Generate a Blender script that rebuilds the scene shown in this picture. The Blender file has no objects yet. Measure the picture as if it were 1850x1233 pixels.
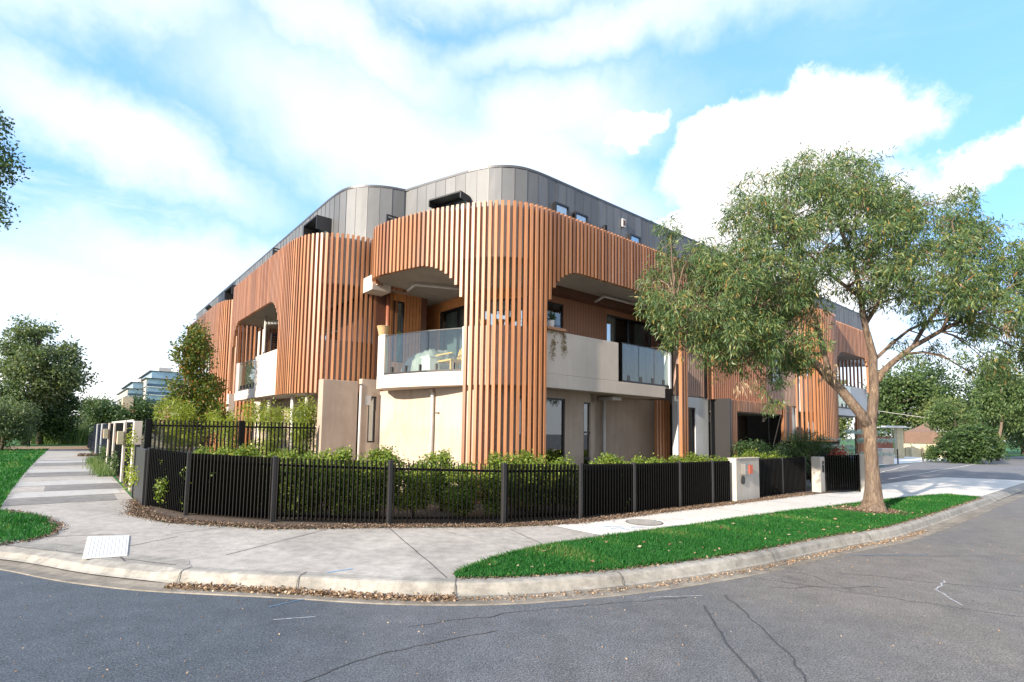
import bpy, bmesh, math, random
import numpy as np
from mathutils import Vector, Matrix
random.seed(7); RNG = np.random.default_rng(11)
S = bpy.context.scene; COL = S.collection
R = math.radians

# ------------------------------------------------------------------ frame of the building
DR = Vector((.768, .640, 0)).normalized(); DL = Vector((-DR.y, DR.x, 0)); ORG = Vector((-.55, 11.36, 0))
def P(u, v, z=0.0): return ORG + DR*u + DL*v + Vector((0, 0, z))

# ------------------------------------------------------------------ materials
def newmat(name):
    m = bpy.data.materials.new(name); m.use_nodes = True
    nt = m.node_tree; b = nt.nodes['Principled BSDF']; return m, nt, b
def N(nt, t, **k):
    n = nt.nodes.new(t)
    for a, b in k.items(): setattr(n, a, b)
    return n
def setin(n, d):
    for k, v in d.items(): n.inputs[k].default_value = v
def link(nt, a, b): nt.links.new(a, b)
def noise(nt, scale, detail=4, rough=.6, stretch=None, dist=0, coords=None):
    t = N(nt, 'ShaderNodeTexNoise'); setin(t, {'Scale': scale, 'Detail': detail, 'Roughness': rough, 'Distortion': dist})
    g = coords or N(nt, 'ShaderNodeNewGeometry').outputs['Position']
    if stretch:
        mp = N(nt, 'ShaderNodeMapping'); mp.inputs['Scale'].default_value = stretch
        link(nt, g, mp.inputs['Vector']); g = mp.outputs['Vector']
    link(nt, g, t.inputs['Vector']); return t.outputs['Fac']
def ramp(nt, fac, stops):
    r = N(nt, 'ShaderNodeValToRGB'); e = r.color_ramp.elements
    while len(e) < len(stops): e.new(.5)
    for i, (p, c) in enumerate(stops):
        e[i].position = p; e[i].color = (*c, 1) if len(c) == 3 else c
    link(nt, fac, r.inputs['Fac']); return r.outputs['Color']
def mixc(nt, a, b, fac, mode='MIX'):
    m = N(nt, 'ShaderNodeMix', data_type='RGBA', blend_type=mode)
    for s, v in ((m.inputs[6], a), (m.inputs[7], b), (m.inputs[0], fac)):
        if isinstance(v, (int, float)): s.default_value = v
        elif isinstance(v, tuple): s.default_value = (*v, 1)
        else: link(nt, v, s)
    return m.outputs[2]
def bump(nt, b, h, strength=.3, dist=.01):
    n = N(nt, 'ShaderNodeBump'); n.inputs['Strength'].default_value = strength; n.inputs['Distance'].default_value = dist
    link(nt, h, n.inputs['Height']); link(nt, n.outputs['Normal'], b.inputs['Normal'])
def plain(name, col, rough=.5, metal=0., var=.12, scale=3., rnd=0., spec=.5, bs=0):
    m, nt, b = newmat(name); setin(b, {'Roughness': rough, 'Metallic': metal, 'Specular IOR Level': spec})
    n = noise(nt, scale, 6)
    lo = tuple(c*(1-var) for c in col); hi = tuple(min(1, c*(1+var)) for c in col)
    c = ramp(nt, n, [(.3, lo), (.7, hi)])
    if rnd:
        a = N(nt, 'ShaderNodeAttribute', attribute_name='rnd')
        g = ramp(nt, a.outputs['Fac'], [(0, (1-rnd,)*3), (1, (1+rnd*.5,)*3)])
        c = mixc(nt, c, g, 1., 'MULTIPLY')
    link(nt, c, b.inputs['Base Color'])
    if bs: bump(nt, b, noise(nt, bs, 5), .25, .004)
    return m
def concrete(name, col, streak=.25, mott=.14, rough=.8, joints=False, dark=(.45, .42, .38)):
    m, nt, b = newmat(name); setin(b, {'Roughness': rough, 'Specular IOR Level': .3})
    big = noise(nt, .9, 5, .6, dist=.6); fine = noise(nt, 60, 4, .7)
    st = noise(nt, 5., 5, .65, stretch=(1., 1., .10))
    c = ramp(nt, big, [(.3, tuple(x*(1-mott) for x in col)), (.7, tuple(min(1, x*(1+mott*.5)) for x in col))])
    sf = ramp(nt, st, [(.46, (0, 0, 0)), (.72, (streak,)*3)])
    c = mixc(nt, c, tuple(x*y*1.6 for x, y in zip(col, dark)), sf)
    c = mixc(nt, c, ramp(nt, fine, [(.3, (.92,)*3), (.7, (1.04,)*3)]), 1., 'MULTIPLY')
    link(nt, c, b.inputs['Base Color']); bump(nt, b, fine, .2, .003); return m
def asphalt(name):
    m, nt, b = newmat(name); setin(b, {'Roughness': .75, 'Specular IOR Level': .45})
    big = noise(nt, .35, 4, .55, dist=.8); mid = noise(nt, 3.5, 6, .7); agg = noise(nt, 75, 2, .7)
    v = N(nt, 'ShaderNodeTexVoronoi'); v.inputs['Scale'].default_value = 42
    g = N(nt, 'ShaderNodeNewGeometry'); link(nt, g.outputs['Position'], v.inputs['Vector'])
    sp = N(nt, 'ShaderNodeSeparateXYZ'); link(nt, g.outputs['Position'], sp.inputs[0])
    mr = N(nt, 'ShaderNodeMapRange'); setin(mr, {'From Min': -3.5, 'From Max': 4.}); link(nt, sp.outputs['X'], mr.inputs['Value'])
    ad = N(nt, 'ShaderNodeMath', operation='MULTIPLY_ADD'); link(nt, big, ad.inputs[0]); ad.inputs[1].default_value = .9
    sb = N(nt, 'ShaderNodeMath', operation='SUBTRACT'); link(nt, mr.outputs[0], sb.inputs[0]); sb.inputs[1].default_value = .45
    link(nt, sb.outputs[0], ad.inputs[2])
    c = ramp(nt, ad.outputs[0], [(.1, (.070, .083, .098)), (.5, (.115, .120, .128)), (1., (.180, .160, .140))])
    c = mixc(nt, c, ramp(nt, mid, [(.3, (.78,)*3), (.75, (1.22,)*3)]), 1., 'MULTIPLY')
    c = mixc(nt, c, ramp(nt, agg, [(.32, (.35,)*3), (.5, (.95,)*3), (.72, (1.9,)*3)]), 1., 'MULTIPLY')
    wn = N(nt, 'ShaderNodeTexWhiteNoise'); link(nt, v.outputs['Position'], wn.inputs['Vector'])
    chip = ramp(nt, wn.outputs['Value'], [(.93, (0, 0, 0)), (.98, (.5,)*3)])
    dd = ramp(nt, v.outputs['Distance'], [(.15, (1, 1, 1)), (.4, (0, 0, 0))])
    c = mixc(nt, c, (.32, .30, .27), mixc(nt, chip, dd, 1., 'MULTIPLY'))
    crk = N(nt, 'ShaderNodeTexVoronoi', feature='DISTANCE_TO_EDGE'); crk.inputs['Scale'].default_value = .8
    wv = N(nt, 'ShaderNodeVectorMath', operation='ADD'); nn = N(nt, 'ShaderNodeTexNoise'); setin(nn, {'Scale': 2.5, 'Detail': 5})
    link(nt, g.outputs['Position'], nn.inputs['Vector']); link(nt, g.outputs['Position'], wv.inputs[0]); link(nt, nn.outputs['Color'], wv.inputs[1])
    link(nt, wv.outputs[0], crk.inputs['Vector'])
    cf = ramp(nt, crk.outputs['Distance'], [(.0, (.5,)*3), (.012, (0, 0, 0))])
    gate = ramp(nt, noise(nt, .45, 2), [(.5, (0, 0, 0)), (.6, (1, 1, 1))])
    c = mixc(nt, c, (.03, .03, .032), mixc(nt, cf, gate, 1., 'MULTIPLY'))
    link(nt, c, b.inputs['Base Color']); bump(nt, b, agg, .5, .006); return m
def paving(name, col, patch=.3, dirt=.35):
    m, nt, b = newmat(name); setin(b, {'Roughness': .85, 'Specular IOR Level': .3})
    big = noise(nt, .5, 5, .6, dist=1.); mid = noise(nt, 6, 6, .7, stretch=(1, 1, 1)); fine = noise(nt, 110, 3, .7)
    br = noise(nt, 30, 3, .6, stretch=(.2, 1, 1))
    c = ramp(nt, big, [(.3, tuple(x*(1-patch) for x in col)), (.68, tuple(min(1, x*(1+patch*.25)) for x in col))])
    c = mixc(nt, c, ramp(nt, mid, [(.35, (1-dirt*.7,)*3), (.6, (1.04,)*3)]), 1., 'MULTIPLY')
    c = mixc(nt, c, ramp(nt, br, [(.35, (.9,)*3), (.65, (1.05,)*3)]), 1., 'MULTIPLY')
    c = mixc(nt, c, ramp(nt, fine, [(.3, (.84,)*3), (.7, (1.1,)*3)]), 1., 'MULTIPLY')
    spots = ramp(nt, noise(nt, 14, 3, .5), [(.70, (0, 0, 0)), (.76, (.4,)*3)])
    c = mixc(nt, c, (.17, .155, .14), spots)
    link(nt, c, b.inputs['Base Color']); bump(nt, b, fine, .3, .004); return m
def leafmat(name, stops, trans=.35, rough=.5, objrnd=0.):
    m, nt, b = newmat(name); out = nt.nodes['Material Output']
    a = N(nt, 'ShaderNodeAttribute', attribute_name='rnd'); c = ramp(nt, a.outputs['Fac'], stops)
    if objrnd:
        oi = N(nt, 'ShaderNodeObjectInfo')
        c = mixc(nt, c, ramp(nt, oi.outputs['Random'], [(0, (1-objrnd,)*3), (1, (1+objrnd,)*3)]), 1., 'MULTIPLY')
    link(nt, c, b.inputs['Base Color']); setin(b, {'Roughness': rough, 'Specular IOR Level': .35})
    t = N(nt, 'ShaderNodeBsdfTranslucent'); link(nt, mixc(nt, c, (1.5, 1.5, .7), 1., 'MULTIPLY'), t.inputs['Color'])
    mx = N(nt, 'ShaderNodeMixShader'); mx.inputs[0].default_value = trans
    link(nt, b.outputs[0], mx.inputs[1]); link(nt, t.outputs[0], mx.inputs[2]); link(nt, mx.outputs[0], out.inputs['Surface']); return m
def glassmat(name, tint, refl, rough=.01, opaque=None, grime=.0):
    m, nt, b = newmat(name); out = nt.nodes['Material Output']
    tr = N(nt, 'ShaderNodeBsdfTransparent'); tr.inputs['Color'].default_value = (*tint, 1)
    gl = N(nt, 'ShaderNodeBsdfGlossy'); gl.inputs['Roughness'].default_value = rough; gl.inputs['Color'].default_value = (.9, .95, 1, 1)
    lw = N(nt, 'ShaderNodeLayerWeight'); lw.inputs['Blend'].default_value = .5
    pw = N(nt, 'ShaderNodeMath', operation='POWER'); pw.inputs[1].default_value = 4.; link(nt, lw.outputs['Facing'], pw.inputs[0])
    ad = N(nt, 'ShaderNodeMath', operation='MULTIPLY_ADD', use_clamp=True); ad.inputs[1].default_value = .8; ad.inputs[2].default_value = refl; link(nt, pw.outputs[0], ad.inputs[0])
    nb = N(nt, 'ShaderNodeBump'); nb.inputs['Strength'].default_value = .06; nb.inputs['Distance'].default_value = .02
    link(nt, noise(nt, .9, 1), nb.inputs['Height']); link(nt, nb.outputs[0], gl.inputs['Normal'])
    mx = N(nt, 'ShaderNodeMixShader'); link(nt, ad.outputs[0], mx.inputs[0]); link(nt, tr.outputs[0], mx.inputs[1]); link(nt, gl.outputs[0], mx.inputs[2])
    link(nt, mx.outputs[0], out.inputs['Surface']); return m
def tilemat(name, col, sc=12.):
    m, nt, b = newmat(name); setin(b, {'Roughness': .8})
    w = N(nt, 'ShaderNodeTexWave', wave_type='BANDS', bands_direction='Z'); w.inputs['Scale'].default_value = sc
    g = N(nt, 'ShaderNodeNewGeometry'); link(nt, g.outputs['Position'], w.inputs['Vector'])
    c = ramp(nt, w.outputs['Fac'], [(.1, tuple(x*.55 for x in col)), (.4, col)])
    c = mixc(nt, c, ramp(nt, noise(nt, 4, 4), [(.3, (.75,)*3), (.7, (1.15,)*3)]), 1., 'MULTIPLY')
    link(nt, c, b.inputs['Base Color']); return m

M = {}
def timber(name, col, rnd=.35):
    m, nt, b = newmat(name); setin(b, {'Roughness': .42, 'Specular IOR Level': .45})
    s = noise(nt, 26, 5, .65, stretch=(1, 1, .05)); w = noise(nt, 1.3, 4, .6, stretch=(1, 1, .5))
    c = ramp(nt, s, [(.3, tuple(x*.78 for x in col)), (.7, tuple(x*1.15 for x in col))])
    c = mixc(nt, c, tuple((x+.16)*.62 for x in col), ramp(nt, w, [(.5, (0, 0, 0)), (.75, (.45,)*3)]))
    a = N(nt, 'ShaderNodeAttribute', attribute_name='rnd'); g = ramp(nt, a.outputs['Fac'], [(0, (1-rnd, 1-rnd*1.1, 1-rnd*1.15)), (.5, (.96, .96, .95)), (1, (1+rnd*.45, 1+rnd*.5, 1+rnd*.6))])
    link(nt, mixc(nt, c, g, 1., 'MULTIPLY'), b.inputs['Base Color']); bump(nt, b, s, .2, .002); return m
M['slat'] = timber('slat_timber', (.385, .168, .074))
M['board'] = plain('board_timber', (.55, .23, .08), .5, var=.16, scale=6, rnd=.2)
M['clad'] = plain('clad_timber', (.37, .165, .09), .55, var=.08, rnd=.1)
M['cladpale'] = plain('clad_pale', (.40, .27, .215), .6, var=.06, rnd=.08)
M['brown'] = plain('brown_paint', (.12, .05, .03), .5)
M['pipebrown'] = plain('brown_pipe', (.26, .09, .05), .4)
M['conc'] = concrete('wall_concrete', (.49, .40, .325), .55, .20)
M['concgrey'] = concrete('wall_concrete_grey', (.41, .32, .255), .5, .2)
M['white'] = concrete('wall_render_white', (.64, .555, .485), .22, .10)
M['whitecool'] = concrete('wall_white_cool', (.58, .59, .60), .3, .12)
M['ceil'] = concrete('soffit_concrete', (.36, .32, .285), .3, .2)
M['pillar'] = concrete('fence_wall_concrete', (.50, .465, .42), .5, .16)
M['zinc'] = plain('zinc_cladding', (.145, .147, .152), .56, .30, var=.08, scale=1.2, rnd=.2)
M['zincdark'] = plain('zinc_seam', (.10, .10, .105), .45, .6)
M['black'] = plain('black_steel', (.004, .0035, .0035), .5, .0, spec=.2)
M['darkgrey'] = plain('dark_grey_steel', (.022, .020, .021), .45, .0, var=.05)
M['frame'] = plain('black_frame', (.012, .012, .014), .35)
M['navy'] = plain('navy_fence', (.012, .018, .035), .4)
M['greypipe'] = plain('grey_pipe', (.52, .49, .46), .45)
M['room'] = plain('dark_room', (.045, .042, .04), .9)
M['curtain'] = plain('curtain_cloth', (.55, .53, .50), .9, var=.05)
M['glass'] = glassmat('window_glass', (.80, .88, .88), .30)
M['glassb'] = glassmat('balustrade_glass', (.90, .96, .93), .06)
M['glassdark'] = glassmat('dark_window_glass', (.30, .33, .35), .14)
M['asphalt'] = asphalt('asphalt')
M['path'] = paving('old_paving', (.47, .43, .385), .28, .34)
M['pathnew'] = paving('new_paving', (.74, .70, .65), .10, .14)
M['kerb'] = paving('kerb_concrete', (.385, .36, .32), .30, .45)
M['gutter'] = paving('gutter_concrete', (.31, .27, .22), .3, .5)
M['drive'] = paving('pale_drive', (.70, .66, .60), .12, .2)
M['lane'] = paving('grey_lane', (.22, .215, .22), .2, .3)
M['joint'] = plain('joint_dark', (.10, .09, .08), .9, var=.3, scale=20)
M['tar'] = plain('tar_seal', (.066, .067, .07), .55, var=.3, scale=20)
M['worn'] = plain('worn_white_paint', (.42, .43, .45), .8, var=.4, scale=30)
M['bluepaint'] = plain('blue_spray', (.16, .40, .66), .8, var=.3, scale=40)
M['bluefaint'] = plain('blue_spray_faint', (.10, .19, .29), .8, var=.4, scale=40)
M['soil'] = plain('soil', (.085, .06, .045), .95, var=.4, scale=14, bs=60)
M['lawn'] = plain('lawn_soil', (.022, .115, .016), .95, var=.5, scale=5, bs=80)
M['tactile'] = plain('white_tactile', (.66, .65, .62), .6, var=.10, scale=9)
M['bark'] = None
M['tilered'] = tilemat('red_roof_tiles', (.42, .17, .12))
M['beige'] = plain('beige_panel', (.52, .46, .31), .8, var=.15)
M['cloth'] = plain('brown_shade_cloth', (.19, .12, .09), .9, var=.12)
M['clothwhite'] = plain('white_shade_cloth', (.62, .56, .53), .9)
M['steel'] = plain('letterbox_steel', (.42, .40, .38), .3, .8)
M['orange'] = plain('orange_red_plate', (.55, .11, .05), .5)
M['terracotta'] = plain('terracotta', (.42, .20, .11), .7)
M['wicker'] = plain('wicker', (.42, .28, .14), .8, var=.4, scale=60)
M['yellowwood'] = plain('yellow_timber', (.62, .36, .10), .5, var=.1)
M['tarp'] = plain('silver_tarp', (.42, .42, .40), .35, .25, var=.2)
M['dish'] = plain('pale_plastic', (.70, .69, .66), .5)
M['cobalt'] = plain('blue_cloth', (.04, .07, .30), .8)
M['redflower'] = plain('red_flower', (.6, .02, .02), .6)
M['dryplant'] = leafmat('dry_hanging_leaves', [(0, (.22, .16, .09)), (1, (.36, .29, .18))], .2)
M['hedge'] = leafmat('hedge_leaf', [(0, (.07, .12, .018)), (.6, (.13, .20, .03)), (.88, (.26, .32, .055)), (1, (.40, .38, .08))], .35, objrnd=.12)
M['gum'] = leafmat('gum_leaf', [(0, (.05, .10, .04)), (.5, (.095, .155, .06)), (.86, (.17, .22, .075)), (.96, (.30, .27, .07)), (1, (.34, .14, .06))], .30, .42)
M['gumdry'] = leafmat('gum_dry', [(0, (.30, .21, .13)), (1, (.45, .34, .22))], .2)
M['pear'] = leafmat('pear_leaf', [(0, (.05, .09, .02)), (.6, (.09, .14, .025)), (.9, (.20, .17, .03)), (1, (.30, .10, .03))], .3)
M['bamboo'] = leafmat('bamboo_leaf', [(0, (.14, .20, .03)), (1, (.32, .36, .06))], .4)
M['darkgreen'] = leafmat('dark_leaf', [(0, (.022, .05, .018)), (.7, (.05, .095, .03)), (1, (.09, .14, .04))], .25)
M['midgreen'] = leafmat('mid_leaf', [(0, (.04, .08, .025)), (.7, (.08, .13, .04)), (1, (.14, .19, .06))], .25)
M['olive'] = leafmat('olive_leaf', [(0, (.07, .10, .035)), (.7, (.13, .17, .06)), (1, (.22, .25, .09))], .25)
M['greywillow'] = leafmat('grey_green_leaf', [(0, (.07, .11, .055)), (.7, (.12, .165, .08)), (1, (.20, .23, .12))], .35)
M['silver'] = leafmat('silver_blue_leaf', [(0, (.26, .36, .36)), (1, (.50, .60, .60))], .2)
M['redleaf'] = leafmat('red_leaf', [(0, (.25, .03, .02)), (1, (.45, .08, .05))], .2)
M['grassblade'] = leafmat('grass_blade', [(0, (.012, .085, .014)), (.7, (.024, .150, .022)), (.93, (.06, .19, .03)), (1, (.24, .24, .09))], .3, .6)
M['reed'] = leafmat('reed_blade', [(0, (.05, .10, .03)), (.7, (.11, .19, .05)), (1, (.25, .27, .11))], .3)
M['litter'] = leafmat('leaf_litter', [(0, (.11, .065, .04)), (.5, (.25, .16, .10)), (.85, (.40, .28, .18)), (1, (.58, .47, .35))], .1, .8)
M['chips'] = leafmat('bark_chips', [(0, (.05, .032, .024)), (.6, (.15, .10, .07)), (1, (.38, .28, .20))], .05, .9)
def barkmat(name, a, bcol, c2):
    m, nt, b = newmat(name); setin(b, {'Roughness': .85})
    s = noise(nt, 11, 9, .72, stretch=(1.6, 1.6, .30), dist=1.2); l = noise(nt, 1.6, 3)
    c = ramp(nt, s, [(.32, a), (.5, bcol), (.72, c2)])
    c = mixc(nt, c, ramp(nt, l, [(.35, (.8, .8, .85)), (.65, (1.15, 1.1, 1.0))]), 1., 'MULTIPLY')
    link(nt, c, b.inputs['Base Color']); bump(nt, b, s, .9, .03); return m
M['bark'] = barkmat('gum_bark', (.045, .032, .025), (.15, .105, .075), (.33, .26, .195))
M['barkdark'] = barkmat('dark_bark', (.05, .035, .025), (.10, .075, .055), (.16, .12, .09))

# ------------------------------------------------------------------ mesh builder
class MB:
    def __init__(s): s.v = []; s.f = []; s.r = []
    def add(s, vs, fs, r=None):
        o = len(s.v); s.v += [Vector(x) for x in vs]; r = random.random() if r is None else r
        for f in fs: s.f.append([o+i for i in f]); s.r.append(r)
        return s
    def box(s, c, ax, ay, az, r=None):      # centre and three half-axis vectors
        c = Vector(c); ax = Vector(ax); ay = Vector(ay); az = Vector(az)
        vs = [c+ax*i+ay*j+az*k for k in (-1, 1) for j in (-1, 1) for i in (-1, 1)]
        return s.add(vs, [(0, 2, 3, 1), (4, 5, 7, 6), (0, 1, 5, 4), (2, 6, 7, 3), (0, 4, 6, 2), (1, 3, 7, 5)], r)
    def ub(s, u0, u1, v0, v1, z0, z1, r=None):
        return s.box(P((u0+u1)/2, (v0+v1)/2, (z0+z1)/2), DR*(u1-u0)/2, DL*(v1-v0)/2, (0, 0, (z1-z0)/2), r)
    def wb(s, x0, x1, y0, y1, z0, z1, r=None):
        return s.box(((x0+x1)/2, (y0+y1)/2, (z0+z1)/2), ((x1-x0)/2, 0, 0), (0, (y1-y0)/2, 0), (0, 0, (z1-z0)/2), r)
    def seg(s, a, b, w, h, up=(0, 0, 1)):   # bar from a to b
        a = Vector(a); b = Vector(b); d = (b-a)/2; sd = d.cross(Vector(up))
        sd = sd.normalized() if sd.length > 1e-6 else Vector((1, 0, 0)); un = sd.cross(d).normalized()
        return s.box((a+b)/2, d, sd*w/2, un*h/2)
    def prism(s, pts, z0, z1):
        n = len(pts); vs = [Vector((p[0], p[1], z0)) for p in pts]+[Vector((p[0], p[1], z1)) for p in pts]
        fs = [tuple(reversed(range(n))), tuple(range(n, 2*n))]+[(i, (i+1) % n, n+(i+1) % n, n+i) for i in range(n)]
        return s.add(vs, fs)
    def wall(s, path, th, z0, z1):          # path of world points, thickness to the left of travel
        q = offset(path, th); n = len(path); vs = []
        for a, b in zip(path, q): vs += [(a[0], a[1], z0), (a[0], a[1], z1), (b[0], b[1], z0), (b[0], b[1], z1)]
        fs = []
        for i in range(n-1):
            o = 4*i; p = o+4
            fs += [(o, p, p+1, o+1), (o+2, o+3, p+3, p+2), (o+1, p+1, p+3, o+3), (o, o+2, p+2, p)]
        e = 4*(n-1); fs += [(0, 1, 3, 2), (e, e+2, e+3, e+1)]
        return s.add(vs, fs)
    def tube(s, pts, rad, n=8, cap=True):
        pts = [Vector(p) for p in pts]; rad = rad if hasattr(rad, '__len__') else [rad]*len(pts)
        vs = []; fs = []; prev = None
        for i, p in enumerate(pts):
            d = (pts[min(i+1, len(pts)-1)]-pts[max(i-1, 0)]).normalized()
            if prev is None: prev = d.orthogonal().normalized()
            x = (prev-d*prev.dot(d)); x = x.normalized() if x.length > 1e-5 else d.orthogonal().normalized(); prev = x; y = d.cross(x)
            for k in range(n):
                a = 2*math.pi*k/n; vs.append(p+(x*math.cos(a)+y*math.sin(a))*rad[i])
        for i in range(len(pts)-1):
            for k in range(n): fs.append((i*n+k, i*n+(k+1) % n, (i+1)*n+(k+1) % n, (i+1)*n+k))
        if cap: fs += [tuple(reversed(range(n))), tuple(range((len(pts)-1)*n, len(pts)*n))]
        return s.add(vs, fs)
    def lathe(s, c, prof, n=16):
        c = Vector(c); vs = [c+Vector((r*math.cos(2*math.pi*k/n), r*math.sin(2*math.pi*k/n), z)) for r, z in prof for k in range(n)]
        fs = [(i*n+k, i*n+(k+1) % n, (i+1)*n+(k+1) % n, (i+1)*n+k) for i in range(len(prof)-1) for k in range(n)]
        fs += [tuple(reversed(range(n))), tuple(range((len(prof)-1)*n, len(prof)*n))]
        return s.add(vs, fs)
    def sheet(s, pts, z):
        return s.add([(p[0], p[1], z) for p in pts], [tuple(range(len(pts)))])
    def build(s, name, mat, parent=None, bev=0, smooth=False, solid=True):
        me = bpy.data.meshes.new(name); off = parent_loc(parent)
        me.from_pydata([v-off for v in s.v], [], s.f)
        a = me.attributes.new('rnd', 'FLOAT', 'FACE'); a.data.foreach_set('value', s.r)
        if solid:
            bm = bmesh.new(); bm.from_mesh(me); bmesh.ops.recalc_face_normals(bm, faces=bm.faces); bm.to_mesh(me); bm.free()
        me.materials.append(M[mat] if isinstance(mat, str) else mat)
        o = bpy.data.objects.new(name, me); COL.objects.link(o); o.parent = parent
        if smooth:
            for p in me.polygons: p.use_smooth = True
        if bev:
            m = o.modifiers.new('bevel', 'BEVEL'); m.width = bev; m.segments = 2; m.limit_method = 'ANGLE'; m.angle_limit = R(40)
        return o
def parent_loc(p):
    v = Vector((0, 0, 0))
    while p is not None: v += p.location; p = p.parent
    return v
def offset(path, d):
    out = []; n = len(path)
    for i in range(n):
        p = Vector((path[i][0], path[i][1])); a = Vector((path[max(i-1, 0)][0], path[max(i-1, 0)][1])); b = Vector((path[min(i+1, n-1)][0], path[min(i+1, n-1)][1]))
        t = (b-a).normalized(); k = 1.
        if 0 < i < n-1:
            t1 = (p-a).normalized(); k = 1/max(.5, math.sqrt(max(.01, (1+t1.dot((b-p).normalized()))/2)))
        out.append((p.x-t.y*d*k, p.y+t.x*d*k))
    return out
def smoothp(pts, it=2):
    for _ in range(it):
        q = [pts[0]]
        for a, b in zip(pts, pts[1:]):
            q.append((a[0]*.75+b[0]*.25, a[1]*.75+b[1]*.25)); q.append((a[0]*.25+b[0]*.75, a[1]*.25+b[1]*.75))
        q.append(pts[-1]); pts = q
    return pts
def W(path): return [tuple(P(u, v)[:2]) for u, v in path]
def tag(o, label=None, cat=None, group=None, kind=None):
    if label: o['label'] = label
    if cat: o['category'] = cat
    if group: o['group'] = group
    if kind: o['kind'] = kind
    return o
def thing(name, label, cat, loc=(0, 0, 0), group=None):
    o = bpy.data.objects.new(name, None); COL.objects.link(o); o.location = loc; o.empty_display_size = .2
    return tag(o, label, cat, group)
def struct(o, label, cat): return tag(o, label, cat, kind='structure')
def copy_tree(o, parent=None):
    c = o.copy(); COL.objects.link(c); c.parent = parent
    for ch in [x for x in bpy.data.objects if x.parent == o]: copy_tree(ch, c)
    return c
def npmesh(name, V, F, rnd, mat, parent=None, label=None):
    """V (n,3) array, F list of (m,k) arrays of one face size"""
    me = bpy.data.meshes.new(name); k = F.shape[1]; m = F.shape[0]; off = parent_loc(parent)
    V = V-np.array(off)
    me.vertices.add(len(V)); me.vertices.foreach_set('co', V.astype(np.float32).ravel())
    me.loops.add(m*k); me.loops.foreach_set('vertex_index', F.astype(np.int32).ravel())
    me.polygons.add(m); me.polygons.foreach_set('loop_start', (np.arange(m)*k).astype(np.int32)); me.polygons.foreach_set('loop_total', np.full(m, k, np.int32))
    a = me.attributes.new('rnd', 'FLOAT', 'FACE'); a.data.foreach_set('value', rnd.astype(np.float32))
    me.update(); me.validate(); me.materials.append(M[mat])
    o = bpy.data.objects.new(name, me); COL.objects.link(o); o.parent = parent; return o

# leaves: pos (n,3), dir (n,3) unit, side (n,3), length, width -> diamond quads
def leaf_quads(pos, d, length, width, fold=.0):
    n = len(pos); r = RNG.normal(size=(n, 3)); s = np.cross(d, r); s /= np.linalg.norm(s, axis=1)[:, None]+1e-9
    L = length[:, None]; w = width[:, None]
    V = np.empty((n, 4, 3)); V[:, 0] = pos; V[:, 1] = pos+d*L*.45+s*w; V[:, 2] = pos+d*L; V[:, 3] = pos+d*L*.45-s*w
    F = np.arange(n*4).reshape(n, 4); return V.reshape(-1, 3), F
def unit(a): return a/(np.linalg.norm(a, axis=1)[:, None]+1e-9)
def crown(name, mat, clumps, n, L, Wd, droop=0., parent=None, shell=.55, spray=1, sprayr=.12, rndp=1.0, flat=1., gap=None, thr=-1.0, kp=.25):
    """clumps: (x,y,z,rx,ry,rz); n leaves spread by clump volume toward the outside, gathered in small sprays"""
    c = np.array(clumps, float); vol = (c[:, 3]*c[:, 4]*c[:, 5])**(2/3.); vol /= vol.sum()
    ns = max(1, n//spray); idx = RNG.choice(len(c), ns, p=vol)
    d = unit(RNG.normal(size=(ns, 3))); rr = shell+(1-shell)*RNG.random(ns)**.7; rr *= (1+.12*RNG.normal(size=ns))
    ctr = c[idx, :3]+d*rr[:, None]*c[idx, 3:6]
    # break the surface with a coarse 3-d wave so that gaps and clumps appear
    ph = np.sin(ctr[:, 0]*3.1/gap+ctr[:, 2]*2.3/gap)+np.sin(ctr[:, 1]*2.7/gap+ctr[:, 2]*3.7/gap+1.3)+np.sin(ctr[:, 0]*1.9/gap-ctr[:, 1]*2.1/gap+.5) if gap else np.zeros(ns)
    keep = (ph > thr) | (RNG.random(ns) < kp); ctr = ctr[keep]; d = d[keep]
    ctr = np.repeat(ctr, spray, axis=0); d = np.repeat(d, spray, axis=0); m = len(ctr)
    pos = ctr+RNG.normal(size=(m, 3))*sprayr
    dirs = unit(d*.35+RNG.normal(size=(m, 3))*(.6*(1-droop)+.22)+np.array([0, 0, -droop*1.5]))
    V, F = leaf_quads(pos, dirs, L*(.65+.7*RNG.random(m)), Wd*(.7+.6*RNG.random(m)))
    return npmesh(name, V, F, RNG.random(m)**rndp, mat, parent)
def limb(mb, pts, r0, r1, n=8, jit=.02):
    pts = [Vector(p) for p in pts]; q = []
    for i in range(len(pts)-1):
        for t in (0, .5): q.append(pts[i].lerp(pts[i+1], t))
    q.append(pts[-1]); k = len(q)
    # relax
    for _ in range(2): q = [q[0]]+[q[i]*.5+(q[i-1]+q[i+1])*.25 for i in range(1, k-1)]+[q[-1]]
    q = [p+Vector((random.uniform(-jit, jit), random.uniform(-jit, jit), 0)) if 0 < i < k-1 else p for i, p in enumerate(q)]
    mb.tube(q, [r0+(r1-r0)*i/(k-1) for i in range(k)], n); return q

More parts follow.
